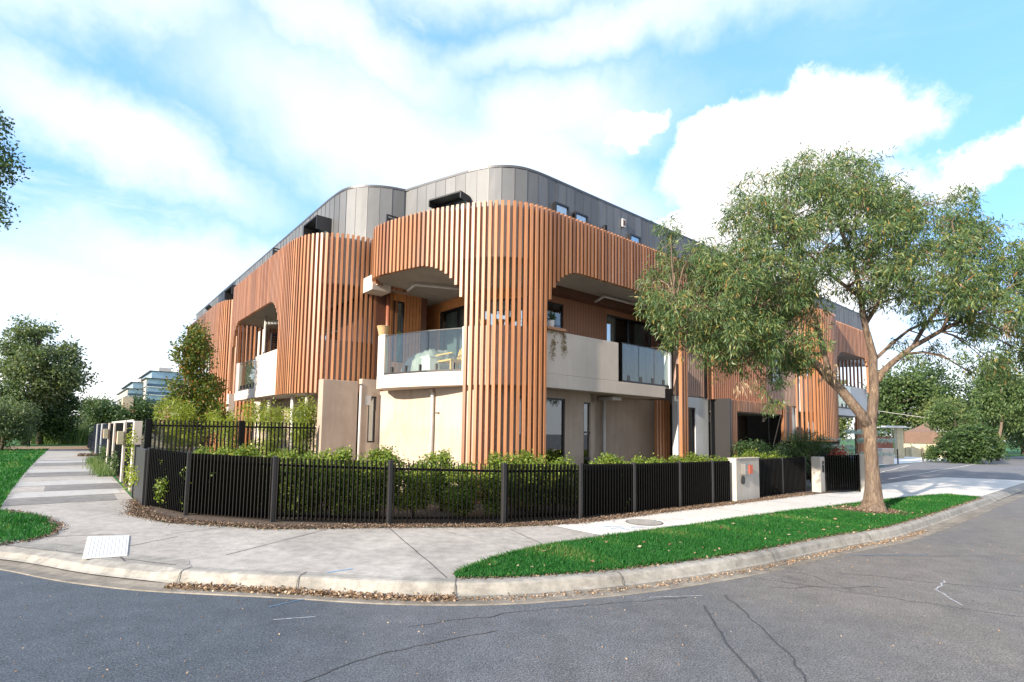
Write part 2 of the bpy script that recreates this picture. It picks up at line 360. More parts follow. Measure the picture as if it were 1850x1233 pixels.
# ------------------------------------------------------------------ camera
cam = bpy.data.cameras.new('camera'); co = bpy.data.objects.new('camera', cam); COL.objects.link(co); S.camera = co
pit, rol = R(4.5), R(-.85); fw = Vector((0, math.cos(pit), math.sin(pit))); r0 = Vector((1, 0, 0)); u0 = r0.cross(fw)
rv = r0*math.cos(rol)-u0*math.sin(rol); uv = u0*math.cos(rol)+r0*math.sin(rol)
co.matrix_world = Matrix(((rv.x, uv.x, -fw.x, 0), (rv.y, uv.y, -fw.y, 0), (rv.z, uv.z, -fw.z, 1.6), (0, 0, 0, 1)))
cam.sensor_width = 36; cam.lens = 36*960/1850; cam.shift_y = 90.5/1850; cam.clip_end = 3000; cam.clip_start = .05

# ------------------------------------------------------------------ light and sky
SD = (-DR*.995-DL*.10).normalized(); EL = R(21)
sunv = Vector((SD.x*math.cos(EL), SD.y*math.cos(EL), math.sin(EL)))
sl = bpy.data.lights.new('sun', 'SUN'); sl.energy = 5.0; sl.angle = R(.7); sl.color = (1., .89, .74)
so = bpy.data.objects.new('sun', sl); COL.objects.link(so); so.rotation_euler = (-sunv).to_track_quat('-Z', 'Y').to_euler(); so.location = (0, 0, 30)
wd = bpy.data.worlds.new('World'); S.world = wd; wd.use_nodes = True; nt = wd.node_tree; bg = nt.nodes['Background']
sk = N(nt, 'ShaderNodeTexSky', sky_type='NISHITA'); sk.sun_disc = False; sk.sun_elevation = EL; sk.sun_rotation = math.atan2(sunv.x, sunv.y)
sk.air_density = 1.0; sk.dust_density = .4; sk.ozone_density = 1.5
SKYS = .10; bg.inputs['Strength'].default_value = SKYS
tc = N(nt, 'ShaderNodeTexCoord'); gen = tc.outputs['Generated']
def vm(op, a, b=None, out=0):
    n = N(nt, 'ShaderNodeVectorMath', operation=op)
    for i, x in enumerate((a, b)):
        if x is None: continue
        if isinstance(x, (tuple, Vector)): n.inputs[i].default_value = tuple(x)
        else: link(nt, x, n.inputs[i])
    return n.outputs['Value'] if op in ('DOT_PRODUCT', 'LENGTH') else n.outputs[0]
def mt(op, a, b=None, clamp=False):
    n = N(nt, 'ShaderNodeMath', operation=op, use_clamp=clamp)
    for i, x in enumerate((a, b)):
        if x is None: continue
        if isinstance(x, (int, float)): n.inputs[i].default_value = x
        else: link(nt, x, n.inputs[i])
    return n.outputs[0]
def dirof(az, el): return Vector((math.sin(az)*math.cos(el), math.cos(az)*math.cos(el), math.sin(el)))
def warp(scale, amp, det=6, rough=.62):
    n = N(nt, 'ShaderNodeTexNoise'); setin(n, {'Scale': scale, 'Detail': det, 'Roughness': rough}); link(nt, gen, n.inputs['Vector'])
    c = vm('SUBTRACT', n.outputs['Color'], (.5, .5, .5)); s = N(nt, 'ShaderNodeVectorMath', operation='SCALE'); link(nt, c, s.inputs[0]); s.inputs['Scale'].default_value = amp
    return vm('ADD', gen, s.outputs[0])
wsoft = warp(2.6, .30); wpuff = warp(7., .15, 8, .66)
def blob(w, az, el, rx, ry, soft, tilt=0):
    c = dirof(R(az), R(el)); h = Vector((math.cos(R(az)), -math.sin(R(az)), 0)); v = h.cross(c)
    hh = h*math.cos(R(tilt))+v*math.sin(R(tilt)); vv = v*math.cos(R(tilt))-h*math.sin(R(tilt))
    d = vm('SUBTRACT', w, c)
    a = mt('DIVIDE', vm('DOT_PRODUCT', d, hh), math.tan(R(rx))); b = mt('DIVIDE', vm('DOT_PRODUCT', d, vv), math.tan(R(ry)))
    f = mt('ADD', vm('DOT_PRODUCT', d, c), 1); r = mt('SQRT', mt('ADD', mt('MULTIPLY', a, a), mt('MULTIPLY', b, b)))
    m = N(nt, 'ShaderNodeMapRange', interpolation_type='SMOOTHSTEP'); setin(m, {'From Min': 1+soft, 'From Max': 1-soft}); link(nt, r, m.inputs['Value'])
    g = N(nt, 'ShaderNodeMapRange'); setin(g, {'From Min': .3, 'From Max': .5}); link(nt, vm('DOT_PRODUCT', gen, c), g.inputs['Value'])
    return mt('MULTIPLY', m.outputs[0], g.outputs[0])
# soft veils (az, el, half-widths in degrees, softness, tilt) and puffed cumulus
SOFT = [(-37, 24, 12, 3.2, .6, -8), (-30, 15, 16, 4, .7, 0), (-12, 28, 18, 6, .6, -22), (0, 25, 12, 6, .5, -6), (-22, 12, 16, 5, .6, 0), (-42, 34, 10, 4, .6, 20), (-20, 37, 16, 2.5, .8, -18), (5, 30, 10, 4, .7, 14), (5, 19, 14, 5, .8, 5), (-40, 10, 14, 6, .6, 0), (10, 38, 14, 2.2, .9, 10), (-2, 43, 14, 3, .9, 0)]
PUFF = [(25.5, 26.0, 8.5, 5.4, .22, 14), (22, 29, 3.6, 2.6, .25, 0), (28.5, 30, 3.0, 2.2, .25, 0), (20, 20, 8, 3.2, .3, 8), (33, 27, 5.5, 3.6, .28, -10), (30, 21, 8, 3.4, .3, 0), (12.6, 30.4, 3.4, 1.5, .35, 18), (16, 17, 6, 3.0, .35, 0), (43, 22, 5, 1.7, .4, 16), (24, 13, 14, 5, .5, 0), (17.2, 20.8, 3, 1.4, .4, 0)]
acc = None
for b_ in SOFT:
    x = mt('MULTIPLY', blob(wsoft, *b_), .60); acc = x if acc is None else mt('MAXIMUM', acc, x)
pf = None
for b_ in PUFF:
    x = blob(wpuff, *b_); pf = x if pf is None else mt('MAXIMUM', pf, x)
nz = N(nt, 'ShaderNodeTexNoise'); setin(nz, {'Scale': 3.2, 'Detail': 8, 'Roughness': .6, 'Distortion': .4})
mp = N(nt, 'ShaderNodeMapping'); mp.inputs['Scale'].default_value = (1, 1, 2.6); link(nt, gen, mp.inputs['Vector']); link(nt, mp.outputs[0], nz.inputs['Vector'])
wis = N(nt, 'ShaderNodeMapRange', interpolation_type='SMOOTHSTEP'); setin(wis, {'From Min': .44, 'From Max': .78, 'To Max': .70}); link(nt, nz.outputs['Fac'], wis.inputs['Value'])
sx = N(nt, 'ShaderNodeSeparateXYZ'); link(nt, gen, sx.inputs[0])
# wisps fade out toward the right of the view where the sky is clear
gx = N(nt, 'ShaderNodeMapRange'); setin(gx, {'From Min': .40, 'From Max': .05, 'To Min': .15}); link(nt, sx.outputs['X'], gx.inputs['Value'])
hz = N(nt, 'ShaderNodeMapRange', interpolation_type='SMOOTHSTEP'); setin(hz, {'From Min': .42, 'From Max': .02, 'To Max': .97}); link(nt, sx.outputs['Z'], hz.inputs['Value'])
bk = N(nt, 'ShaderNodeMapRange'); setin(bk, {'From Min': .1, 'From Max': -.25, 'To Max': .70}); link(nt, sx.outputs['Y'], bk.inputs['Value'])  # unseen cloud cover behind the viewer, added to neutralise the blue fill light
hz2 = mt('MULTIPLY', hz.outputs[0], hz.outputs[0])
cl = mt('MAXIMUM', mt('MAXIMUM', mt('MAXIMUM', acc, bk.outputs[0]), mt('MULTIPLY', wis.outputs[0], gx.outputs[0])), mt('MAXIMUM', pf, hz2), True)
pale = mixc(nt, sk.outputs['Color'], (1.0, 1.42, 1.9), 1., 'MULTIPLY')
pale = mixc(nt, pale, (2.5, 5.1, 8.8), .5)
shade = N(nt, 'ShaderNodeTexNoise'); setin(shade, {'Scale': 9, 'Detail': 4}); link(nt, gen, shade.inputs['Vector'])
cw = mixc(nt, (7.0, 7.0, 7.05), (8.2, 8.05, 7.9), shade.outputs['Fac'])
link(nt, mixc(nt, pale, cw, cl), bg.inputs['Color'])
S.view_settings.view_transform = 'Standard'; S.view_settings.look = 'None'; S.view_settings.exposure = .95; S.view_settings.gamma = 1
S.render.engine = 'CYCLES'; S.cycles.max_bounces = 6; S.cycles.transparent_max_bounces = 12; S.cycles.use_denoising = True

# ------------------------------------------------------------------ ground
def Pw(u, v): p = P(u, v); return (p.x, p.y)
KERB = [(-70, 16.), (-30, 10.5), (-14, 8.1), (-9.0, 7.45), (-6.7, 7.1), (-5.9, 6.85), (-5.0, 6.45), (-4.2, 6.22), (-3.81, 6.13), (-3.0, 6.04), (-2.2, 5.97), (-1.4, 5.83), (-.65, 5.81), (0, 5.88), (.49, 6.02), (1.2, 6.25), (1.87, 6.56), (2.8, 7.05), (3.73, 7.62), (5.14, 8.62)]+[Pw(u, -6.02-.1*min(1, (u-3)/4)) for u in (4.2, 5.5, 7, 9, 12, 16, 19, 23, 30, 45, 80, 140)]
KERB = smoothp(KERB, 2)
def ramp_w(p):                      # 1 where the kerb is dropped
    def st(x, a, b): t = min(1, max(0, (x-a)/(b-a))); return t*t*(3-2*t)
    u = (Vector((p[0], p[1], 0))-ORG).dot(DR)
    a = 1-st(p[0], -4.05, -3.65) if p[0] < 0 else 0
    return max(a, min(st(u, 12.4, 13.6), 1-st(u, 22.5, 23.5)) if p[0] > 5 else 0)
def lofted(profile_fn, name, mat, parent=None, step=None):
    offs = None; rows = []
    pr = [profile_fn(p) for p in KERB]; m = MB(); k = len(pr[0])
    cols = [[(0, 0)]*len(KERB) for _ in range(k)]
    vs = []
    offl = {}
    for j in range(k):
        for i, p in enumerate(KERB):
            d = pr[i][j][0]; q = offset(KERB[max(0, i-1):i+2], -d)[min(1, i)]; vs.append((q[0], q[1], pr[i][j][1]))
    n = len(KERB); fs = [(j*n+i, j*n+i+1, (j+1)*n+i+1, (j+1)*n+i) for j in range(k-1) for i in range(n-1)]
    m.add(vs, fs, .5); return m.build(name, mat, parent, solid=False)
def kprof(p):
    w = ramp_w(p); L = lambda a, b: a+(b-a)*w
    return [(-.16-.30*w, .003), (-.15-.28*w, L(.004, .002)), (-.03-.10*w, L(.003, .0)), (.0, L(-.006, -.035)), (.018, L(-.026, -.062)), (.045, L(-.108, -.092)), (.075, L(-.122, -.108))]
def gprof(p): return [(.070, -.120), (.20, -.132), (.34, -.124), (.345, -.128), (.36, -.20)]
k_ = struct(lofted(kprof, 'kerb', 'kerb'), 'pale concrete kerb curving round the street corner', 'kerb')
g_ = struct(lofted(gprof, 'gutter', 'gutter'), 'narrow concrete gutter strip between the kerb and the asphalt', 'gutter')
rd = MB().sheet([(-900, -900), (900, -900), (900, 900), (-900, 900)], -.135).build('road', 'asphalt', solid=False)
struct(rd, 'blue grey asphalt road sweeping round the corner', 'road')
# the land inside the kerb
back = offset(KERB, .15)
poly = back+[(800, 120), (800, 900), (-900, 900), (-900, 25)]
gd = MB().sheet(poly, -.004).build('ground', 'lawn', solid=False); struct(gd, 'grassy ground of the block reaching the far trees', 'ground')
def skirt():
    m = MB(); n = len(back)
    m.add([(p[0], p[1], -.004) for p in back]+[(p[0], p[1], -.2) for p in back], [(i, i+1, n+i+1, n+i) for i in range(n-1)]); return m
# footpath: from the fence line to the kerb, along both streets
FB = [(-5.62, 48), (-5.62, 5.44), (-5.86, 3.02), (-5.47, 1.65), (-4.93, .95), (-4.24, .03), (-2.67, -.89), (-1.13, -1.9), (-.2, -2.29), (.46, -2.47), (2.73, -2.56), (5.52, -2.70), (9.35, -2.9), (11.6, -3.35), (11.9, -3.4)]
fence_edge = [Pw(*q) for q in FB]
i0 = min(range(len(back)), key=lambda i: abs(back[i][0]+7.05)+abs(back[i][1]-7.4)*.2)
i1 = min(range(len(back)), key=lambda i: abs(back[i][0]+.66)+abs(back[i][1]-5.95))
vergeTop = [Pw(*q) for q in [(-3.40, -3.98), (-2.9, -3.75), (-2.22, -3.55), (-1.2, -3.50), (-.29, -3.54), (1.81, -3.78), (4.64, -4.0), (8.54, -4.45), (11.5, -4.9), (12.9, -5.3)]]
leftVerge = [Pw(*q) for q in [(-7.75, 40), (-7.85, 24), (-7.85, 14), (-7.8, 8), (-7.74, 4.9), (-7.4, 4.2), (-7.05, 3.2), (-6.86, 2.2), (-6.95, 1.4), (-7.15, 1.05), (-7.5, .85), (-8.6, 1.2)]]
oldpath = [Pw(-.26, -2.28)]+[Pw(*q) for q in FB[7::-1]]
oldp = [fence_edge[i] for i in range(1, 8)]+[Pw(-.26, -2.28), Pw(-.26, -3.54)]+vergeTop[3::-1]+back[i1:i0:-1]+[Pw(-7.5, .85)]+[leftVerge[i] for i in range(9, 3, -1)]
fp = MB().sheet(oldp, .000).build('footpath', 'path', solid=False); struct(fp, 'weathered grey concrete footpath at the corner', 'footpath')
lp = MB().sheet([Pw(-5.62, 5.44), Pw(-7.74, 4.9), Pw(-7.85, 10), Pw(-7.9, 40), Pw(-5.62, 40)][::-1], .000).build('side_path', 'path', solid=False)
struct(lp, 'pale concrete path of bays running back beside the garden walls', 'path')
np_ = MB().sheet([Pw(-.26, -2.28), Pw(.46, -2.47), Pw(2.73, -2.56), Pw(5.52, -2.70), Pw(9.35, -2.9), Pw(11.6, -3.35), Pw(14, -3.4), Pw(14, -5.7), Pw(12.9, -5.3), Pw(11.5, -4.9), Pw(8.54, -4.45), Pw(4.64, -4.0), Pw(1.81, -3.78), Pw(-.26, -3.54)], .004).build('new_footpath', 'pathnew', solid=False)
struct(np_, 'newer pale concrete footpath beside the nature strip', 'footpath')
def strips(name, mat, parent, segs, z, w):
    m = MB()
    for pts in segs:
        n = len(pts); vs = []
        for i, p in enumerate(pts):
            a = Vector(pts[max(0, i-1)]); b = Vector(pts[min(n-1, i+1)]); t = (b-a).normalized(); ww = (w if not callable(w) else w(i/(n-1)))*random.uniform(.75, 1.25)/2
            vs += [(p[0]-t.y*ww, p[1]+t.x*ww, z), (p[0]+t.y*ww, p[1]-t.x*ww, z)]
        m.add(vs, [(2*i, 2*i+1, 2*i+3, 2*i+2) for i in range(n-1)])
    return m.build(name, mat, parent, solid=False)
def wob(a, b, n=8, j=.01): return [(a[0]+(b[0]-a[0])*i/n+random.uniform(-j, j)*(0 < i < n), a[1]+(b[1]-a[1])*i/n+random.uniform(-j, j)*(0 < i < n)) for i in range(n+1)]
strips('paving_joint', 'joint', fp, [wob((-1.99, 8.93), (-.68, 5.97)), wob((-2.96, 8.75), (-3.6, 6.9)), wob((-4.56, 8.97), (-5.15, 8.11), 5), wob((-4.91, 8.0), (-5.2, 7.1), 5), wob((-5.2, 7.1), (-4.6, 6.5), 4), wob((.0, 9.0), (.6, 7.55), 6), wob((-7.0, 7.75), (-5.9, 8.1), 5), wob((-6.9, 7.32), (-3.9, 6.36), 10)], .004, .014)
strips('crack', 'joint', fp, [wob((-1.3, 9.0), (.1, 7.4), 14, .04), wob((-5.9, 8.9), (-4.4, 8.6), 9, .03)], .0042, .006)
jl = []
for v in [5.6, 6.9, 8.4, 10.0, 11.7, 13.4, 15.3, 17.3, 19.4, 21.6, 24, 26.6, 29.5, 32.6, 36]:
    jl.append(wob(Pw(-7.8, v+random.uniform(-.1, .1)), Pw(-5.65, v+random.uniform(-.1, .1)), 6, .01))
strips('paving_joint', 'joint', lp, jl, .004, .022)
bayp = MB()
for a, b, u0_, u1_ in ((5.6, 6.9, -7.75, -5.9), (8.4, 10.0, -7.2, -5.65), (13.4, 15.3, -7.8, -5.7), (19.4, 21.6, -7.8, -5.7)):
    bayp.sheet([Pw(u0_, a), Pw(u1_, a), Pw(u1_, b), Pw(u0_, b)], .003)
bayp.build('darker_bay', paving('side_bay', (.27, .255, .24), .3, .4), lp, solid=False)
bayp = MB()
for a, b, u0_, u1_ in ((7.0, 8.3, -7.7, -5.75), (10.1, 11.6, -7.8, -5.7), (15.4, 17.2, -7.8, -5.7), (21.7, 23.9, -7.8, -5.7)):
    bayp.sheet([Pw(u0_, a), Pw(u1_, a), Pw(u1_, b), Pw(u0_, b)], .003)
bayp.build('paler_bay', paving('side_bay_pale', (.48, .465, .44), .12, .2), lp, solid=False)
kj = MB()
def kerb_cut(x, w=.012, parent=k_):
    i = min(range(len(KERB)-1), key=lambda i: abs(KERB[i][0]-x)); a = Vector(KERB[i]); b = Vector(KERB[i+1]); t = (b-a).normalized(); n = Vector((t.y, -t.x))
    for d0, z0, d1, z1 in ((-.15, .0075, -.03, .0065), (-.03, .0065, .003, -.006), (.003, -.006, .031, -.026), (.031, -.026, .062, -.10), (.062, -.10, .08, -.118)):
        p = a+n*d0; q = a+n*(d1); s = t*w/2
        kj.add([(p.x-s.x, p.y-s.y, z0+.002), (p.x+s.x, p.y+s.y, z0+.002), (q.x+s.x, q.y+s.y, z1+.002), (q.x-s.x, q.y-s.y, z1+.002)], [(0, 1, 2, 3)])
for x in (-3.72, -2.3, -.66, 1.35, 3.6, 6.1, 8.3): kerb_cut(x, .012)
kj.build('kerb_joint', 'joint', k_, solid=False)
# road marks, cracks and seals
strips('tar_seam', 'tar', rd, [wob((2.0, 5.6), (1.83, 4.63), 8, .012), wob((1.83, 4.63), (1.78, 3.6), 8, .015)], -.131, .017)
strips('tar_seam', 'tar', rd, [wob((2.36, 5.96), (2.26, 4.48), 10, .02), wob((2.26, 4.48), (2.05, 3.6), 6, .02)], -.131, .013)
strips('tar_seam', 'tar', rd, [wob((-1.42, 3.8), (-1.16, 4.15), 5, .01)+wob((-1.16, 4.15), (-.95, 4.33), 4, .01)[1:]+wob((-.95, 4.33), (-.1, 4.82), 8, .015)[1:]], -.131, .013)
strips('crack', 'tar', rd, [wob((-.9, 4.88), (.45, 5.45), 14, .03), wob((.45, 5.45), (1.9, 5.86), 12, .02), wob((3.05, 6.67), (5.07, 5.38), 16, .03), wob((3.7, 7.5), (3.9, 6.2), 10, .04), wob((5.07, 5.38), (9, 4.9), 12, .04), wob((5.2, 8.0), (8.4, 8.2), 12, .02), wob((4.2, 7.0), (6.8, 5.9), 12, .05), wob((3.0, 6.3), (4.4, 6.35), 10, .05)], -.1308, .009)
strips('worn_line', 'worn', rd, [wob((1.5, 5.84), (2.1, 5.93), 5, .004), wob((4.95, 6.34), (4.75, 5.72), 6, .01), wob((4.96, 6.32), (5.35, 6.7), 5, .02), wob((-2.15, 5.0), (-1.8, 5.1), 4, .005)], -.1306, .014)
bp = [wob((5.0, 8.05), (6.3, 8.15), 9, .015)]
strips('blue_spray_mark', 'bluefaint', rd, bp+[wob((-2.35, 5.35), (-1.95, 5.75), 6, .01)], -.1304, .02)
strips('blue_spray_mark', 'bluepaint', fp, [wob((-2.05, 6.12), (-1.82, 6.31), 4, .008)], .0046, .022)
bl = []
def squig(cx, cy, n=5, s=.12):
    x, y = cx, cy; out = [(x, y)]
    for i in range(n): x += random.uniform(.01, .10); y += random.uniform(-s, s)*.6; out.append((x, y))
    return out
for cx, cy in ((1.72, 9.16), (1.9, 9.22), (2.08, 9.3), (1.6, 9.3), (2.7, 9.42), (2.85, 9.5), (2.95, 9.4), (2.5, 9.95), (2.62, 10.1)): bl.append(squig(cx, cy))
strips('blue_spray_mark', 'bluepaint', np_, bl, .009, .02)
mh = thing('manhole_cover', 'round concrete manhole cover with a dark rim set in the new pale footpath', 'manhole cover', (2.45, 9.86, .006))
def disc(r0_, r1_, z, n=40, c=(2.45, 9.86)):
    m = MB(); vs = []
    for k in range(n):
        a = 2*math.pi*k/n; vs += [(c[0]+r0_*math.cos(a), c[1]+r0_*math.sin(a), z), (c[0]+r1_*math.cos(a), c[1]+r1_*math.sin(a), z)]
    m.add(vs, [(2*k, 2*k+1, (2*k+3) % (2*n), (2*k+2) % (2*n)) for k in range(n)]); return m
MB().add([(2.45+.31*math.cos(a*math.pi/18), 9.86+.31*math.sin(a*math.pi/18), .012) for a in range(36)], [tuple(range(36))]).build('lid', paving('lid_conc', (.44, .41, .37), .2, .3), mh, solid=False)
disc(.31, .335, .0125).build('rim', 'joint', mh, solid=False)
strips('crack', 'joint', np_, [[(2.45+.55*math.cos(a/6), 9.86+.5*math.sin(a/6)) for a in range(0, 30)], wob((3.1, 10.35), (3.6, 10.0), 8, .03), wob((4.3, 11.3), (4.9, 11.0), 8, .03)], .0092, .007)
strips('paving_joint', 'joint', np_, [wob(Pw(u, -2.6), Pw(u, -4.0), 5, .004) for u in (4.3, 6.7, 9.2)], .0085, .012)
strips('blue_spray_mark', 'orange', np_, [wob((2.9, 10.3), (3.3, 10.25), 5, .015)], .0094, .008)
# tactile plate
tp = thing('tactile_paving', 'white ribbed tactile paving plate at the kerb ramp', 'tactile paving', (-5.4, 7.4, 0))
A, B_, C_, D_ = [Vector((*q, .004)) for q in ((-5.16, 6.56), (-4.76, 6.76), (-5.62, 8.0), (-6.14, 7.88))]
m = MB(); up = Vector((0, 0, .005)); m.add([A, B_, C_, D_, A+up, B_+up, C_+up, D_+up], [(0, 3, 2, 1), (4, 5, 6, 7), (0, 1, 5, 4), (1, 2, 6, 5), (2, 3, 7, 6), (3, 0, 4, 7)]); m.build('plate', 'tactile', tp)
m = MB()
for i in range(1, 12):
    t = i/12; a = A.lerp(B_, t)+up; b = D_.lerp(C_, t)+up; a, b = a.lerp(b, .04), a.lerp(b, .96); m.seg(a+Vector((0, 0, .0005)), b+Vector((0, 0, .0005)), .022, .004)
m.build('rib', 'tactile', tp)
# drives on the right
struct(MB().sheet([Pw(12.3, -4.75), Pw(13.2, -5.93), Pw(22.8, -5.93), Pw(21.6, -3.4), Pw(19, -3.1), Pw(14.6, -3.0), Pw(12.2, -3.9)][::-1], .008).build('driveway_crossing', 'drive', solid=False), 'pale concrete driveway crossing right of the street tree', 'driveway')
struct(MB().sheet([Pw(11.8, -3.45), Pw(14.5, -3.1), Pw(19, -3.12), Pw(21.6, -3.45), Pw(23, -5.93), Pw(24, -5.95), Pw(110, -5.95), Pw(110, -3.0), Pw(44, 1.0), Pw(31, 1.2), Pw(24, .0), Pw(20.5, -.8), Pw(11.9, -.8)][::-1], .004).build('side_lane', 'lane', solid=False), 'grey asphalt lane leading off between the houses and the bushes', 'lane')
strips('lane_seam', 'drive', bpy.data.objects['side_lane'], [wob(Pw(18, -2.4), Pw(40, -1.6), 12, .05), wob(Pw(20, -1.2), Pw(32, .3), 12, .05)], .009, .07)
struct(MB().sheet([Pw(30.2, 1.3), Pw(44, 1.15), Pw(60, 2), Pw(60, 9), Pw(30.2, 9)][::-1], .012).build('sunlit_yard', paving('white_yard', (.80, .78, .75), .05, .1), solid=False), 'bright white concrete yard in front of the pale bins', 'yard')
# lot soil behind the fences and mulch strip
struct(MB().sheet([Pw(*q) for q in [(-5.55, 49), (-5.55, 5.6), (-5.84, 3.02), (-5.45, 1.68), (-4.9, .99), (-4.2, .07), (-2.65, -.86), (-1.1, -1.86), (-.18, -2.26), (.46, -2.44), (2.73, -2.53), (5.52, -2.67), (9.35, -2.86), (11.6, -3.3), (11.6, 3), (19, 3), (19, 20), (0, 49)]][::-1], .006).build('garden_soil', 'soil', solid=False), 'bark covered garden soil inside the front fence', 'garden bed')
def along(path, n, spread, bias=0):
    P_ = np.array(path); L = np.r_[0, np.cumsum(np.linalg.norm(np.diff(P_, axis=0), axis=1))]; out = []
    for _ in range(n):
        s = random.random()*L[-1]; i = min(len(L)-2, int(np.searchsorted(L, s)-1)) if s > 0 else 0; t = (s-L[i])/(L[i+1]-L[i]); a = P_[i]+(P_[i+1]-P_[i])*t
        d = (P_[i+1]-P_[i])/np.linalg.norm(P_[i+1]-P_[i]); k = random.gauss(bias, spread); out.append((a[0]-d[1]*k, a[1]+d[0]*k))
    return out

def chips(name, mat, pts, size, z=.012, label=None, cat=None, h=.02):
    n = len(pts); c = np.array([(x, y, z+RNG.random()*h) for x, y in pts]); d = unit(RNG.normal(size=(n, 3))*np.array([1, 1, .35]))
    V, F = leaf_quads(c, d, size*(.5+RNG.random(n)), size*.28*(.6+.8*RNG.random(n))); o = npmesh(name, V, F, RNG.random(n), mat); return tag(o, label, cat, kind='stuff')
mul = [Pw(*q) for q in FB[1:13]]
chips('bark_mulch', 'chips', along(mul, 34000, .10, .12), .028, .008, 'brown bark chips scattered along the foot of the black fence', 'mulch')
kfront = [p for p in KERB if -3.75 < p[0] < 8 and p[1] < 14]
kl = [p for p in kfront if p[0] < -.5]
chips('leaf_litter', 'litter', along(kl, 2300, .04, -.16), .036, -.125, 'dead brown leaves piled in the gutter below the kerb', 'leaf litter', .03)
chips('fallen_leaves', 'litter', along(kfront, 2600, .045, -.17), .028, -.127, 'thin line of dry leaf fragments along the gutter', 'leaf litter', .01)
sc = [(random.uniform(-7, 9), random.uniform(3.6, 9)) for _ in range(1200)]
def outside(p):                      # on the road side of the kerb
    i = min(range(len(KERB)-1), key=lambda i: (KERB[i][0]-p[0])**2+(KERB[i][1]-p[1])**2); a = KERB[i]; b = KERB[i+1]
    return ((b[0]-a[0])*(p[1]-a[1])-(b[1]-a[1])*(p[0]-a[0]))/math.hypot(b[0]-a[0], b[1]-a[1])
chips('road_debris', 'litter', [p for p in sc if outside(p) < -.4], .020, -.131, 'tiny twigs and leaf bits strewn over the asphalt', 'debris', .003)
def inpoly(p, poly):
    c = False; j = len(poly)-1
    for i in range(len(poly)):
        if (poly[i][1] > p[1]) != (poly[j][1] > p[1]) and p[0] < (poly[j][0]-poly[i][0])*(p[1]-poly[i][1])/(poly[j][1]-poly[i][1])+poly[i][0]: c = not c
        j = i
    return c
chips('path_debris', 'litter', [p for p in sc if inpoly(p, oldp)], .016, .004, 'few crumbs of leaf litter on the concrete footpath', 'debris', .003)
# grass
vb = [p for p in back if p[0] > -.66 and (p[0]-ORG.x)*DR.x+(p[1]-ORG.y)*DR.y < 13.1]
vergepoly = vergeTop+vb[::-1]
lvpoly = leftVerge+[(-12.5, 8.3), (-25, 12), Pw(-13, 40)]
def grass(name, poly, n, h, label, bb, near=None, mat='grassblade', wd=.007):
    P2 = []; 
    while len(P2) < n:
        q = RNG.random((60000, 2))*np.array([bb[1]-bb[0], bb[3]-bb[2]])+np.array([bb[0], bb[2]])
        c = np.zeros(len(q), bool); j = len(poly)-1
        for i in range(len(poly)):
            yi, yj, xi, xj = poly[i][1], poly[j][1], poly[i][0], poly[j][0]
            if yi != yj: c ^= ((yi > q[:, 1]) != (yj > q[:, 1])) & (q[:, 0] < (xj-xi)*(q[:, 1]-yi)/(yj-yi)+xi)
            j = i
        c &= np.hypot(q[:, 0]-8.0, q[:, 1]-11.9) > .5
        if near: c &= RNG.random(len(q)) < (near/np.hypot(q[:, 0], q[:, 1]))**2
        P2 += list(q[c])
    b = np.array(P2[:n]); m = len(b); pos = np.c_[b, np.zeros(m)]; a = RNG.random(m)*6.283; w = wd*(np.maximum(1, np.linalg.norm(b, axis=1)/8))
    s = np.c_[np.cos(a), np.sin(a), np.zeros(m)]*w[:, None]; hh = h*(.45+.8*RNG.random(m))*(1+.35*np.sin(b[:, 0]*2.1+np.sin(b[:, 1]*1.7)*2)); lean = RNG.normal(size=(m, 2))*.45*hh[:, None]
    V = np.empty((m, 3, 3)); V[:, 0] = pos-s; V[:, 1] = pos+s; V[:, 2] = pos+np.c_[lean, hh]
    pt = np.sin(b[:, 0]*1.3+1)*np.sin(b[:, 1]*1.9)+.6*np.sin(b[:, 0]*4.1+b[:, 1]*3.3); rn = RNG.random(m)*.78+.22*(pt > .45)+.25*(pt > 1.0)*RNG.random(m)
    o = npmesh(name, V.reshape(-1, 3), np.arange(m*3).reshape(m, 3), np.clip(rn, 0, 1), mat); return tag(o, label, 'grass', kind='stuff')
grass('grass', vergepoly, 85000, .052, 'deep green grass of the nature strip along the kerb', (-1, 13, 5.7, 17), 8)
grass('grass', lvpoly, 60000, .075, 'green grass patch beside the path at the left edge', (-36, -6.2, 6.8, 40), 12)
def edge_blades(name, pts, h, label):
    b = np.array(pts); m = len(b); a = RNG.random(m)*6.283; s = np.c_[np.cos(a), np.sin(a), np.zeros(m)]*.008; hh = h*(.4+.9*RNG.random(m)); lean = RNG.normal(size=(m, 2))*.7*hh[:, None]; pos = np.c_[b, np.zeros(m)]
    V = np.empty((m, 3, 3)); V[:, 0] = pos-s; V[:, 1] = pos+s; V[:, 2] = pos+np.c_[lean, hh]; o = npmesh(name, V.reshape(-1, 3), np.arange(m*3).reshape(m, 3), RNG.random(m), 'grassblade'); return tag(o, label, 'grass', kind='stuff')
edge_blades('grass_edge', along(vergeTop, 6000, .03)+along(vb, 6000, .022, .02), .05, 'ragged grass edge creeping over the kerb and the footpath')
# straw edging between lawn and concrete
chips('dry_grass_edge', 'chips', along(vergeTop, 1500, .035)+along(vb, 2600, .03, -.02)+along(leftVerge[4:], 1500, .05, .02), .035, .004, 'dry straw coloured grass edge along the kerb and paths', 'dry grass', .015)
chips('tree_mulch', 'chips', [(8.0+random.gauss(0, .3), 11.95+random.gauss(0, .25)) for _ in range(5000)], .05, .004, 'brown mulch ring round the foot of the gum tree', 'mulch', .02)
chips('lawn_leaves', 'litter', [tuple(v) for v in [(random.uniform(-.5, 9), random.uniform(6, 13)) for _ in range(500)] if inpoly(v, vergepoly)], .05, .03, 'few dead leaves lying on the nature strip', 'leaf litter', .03)
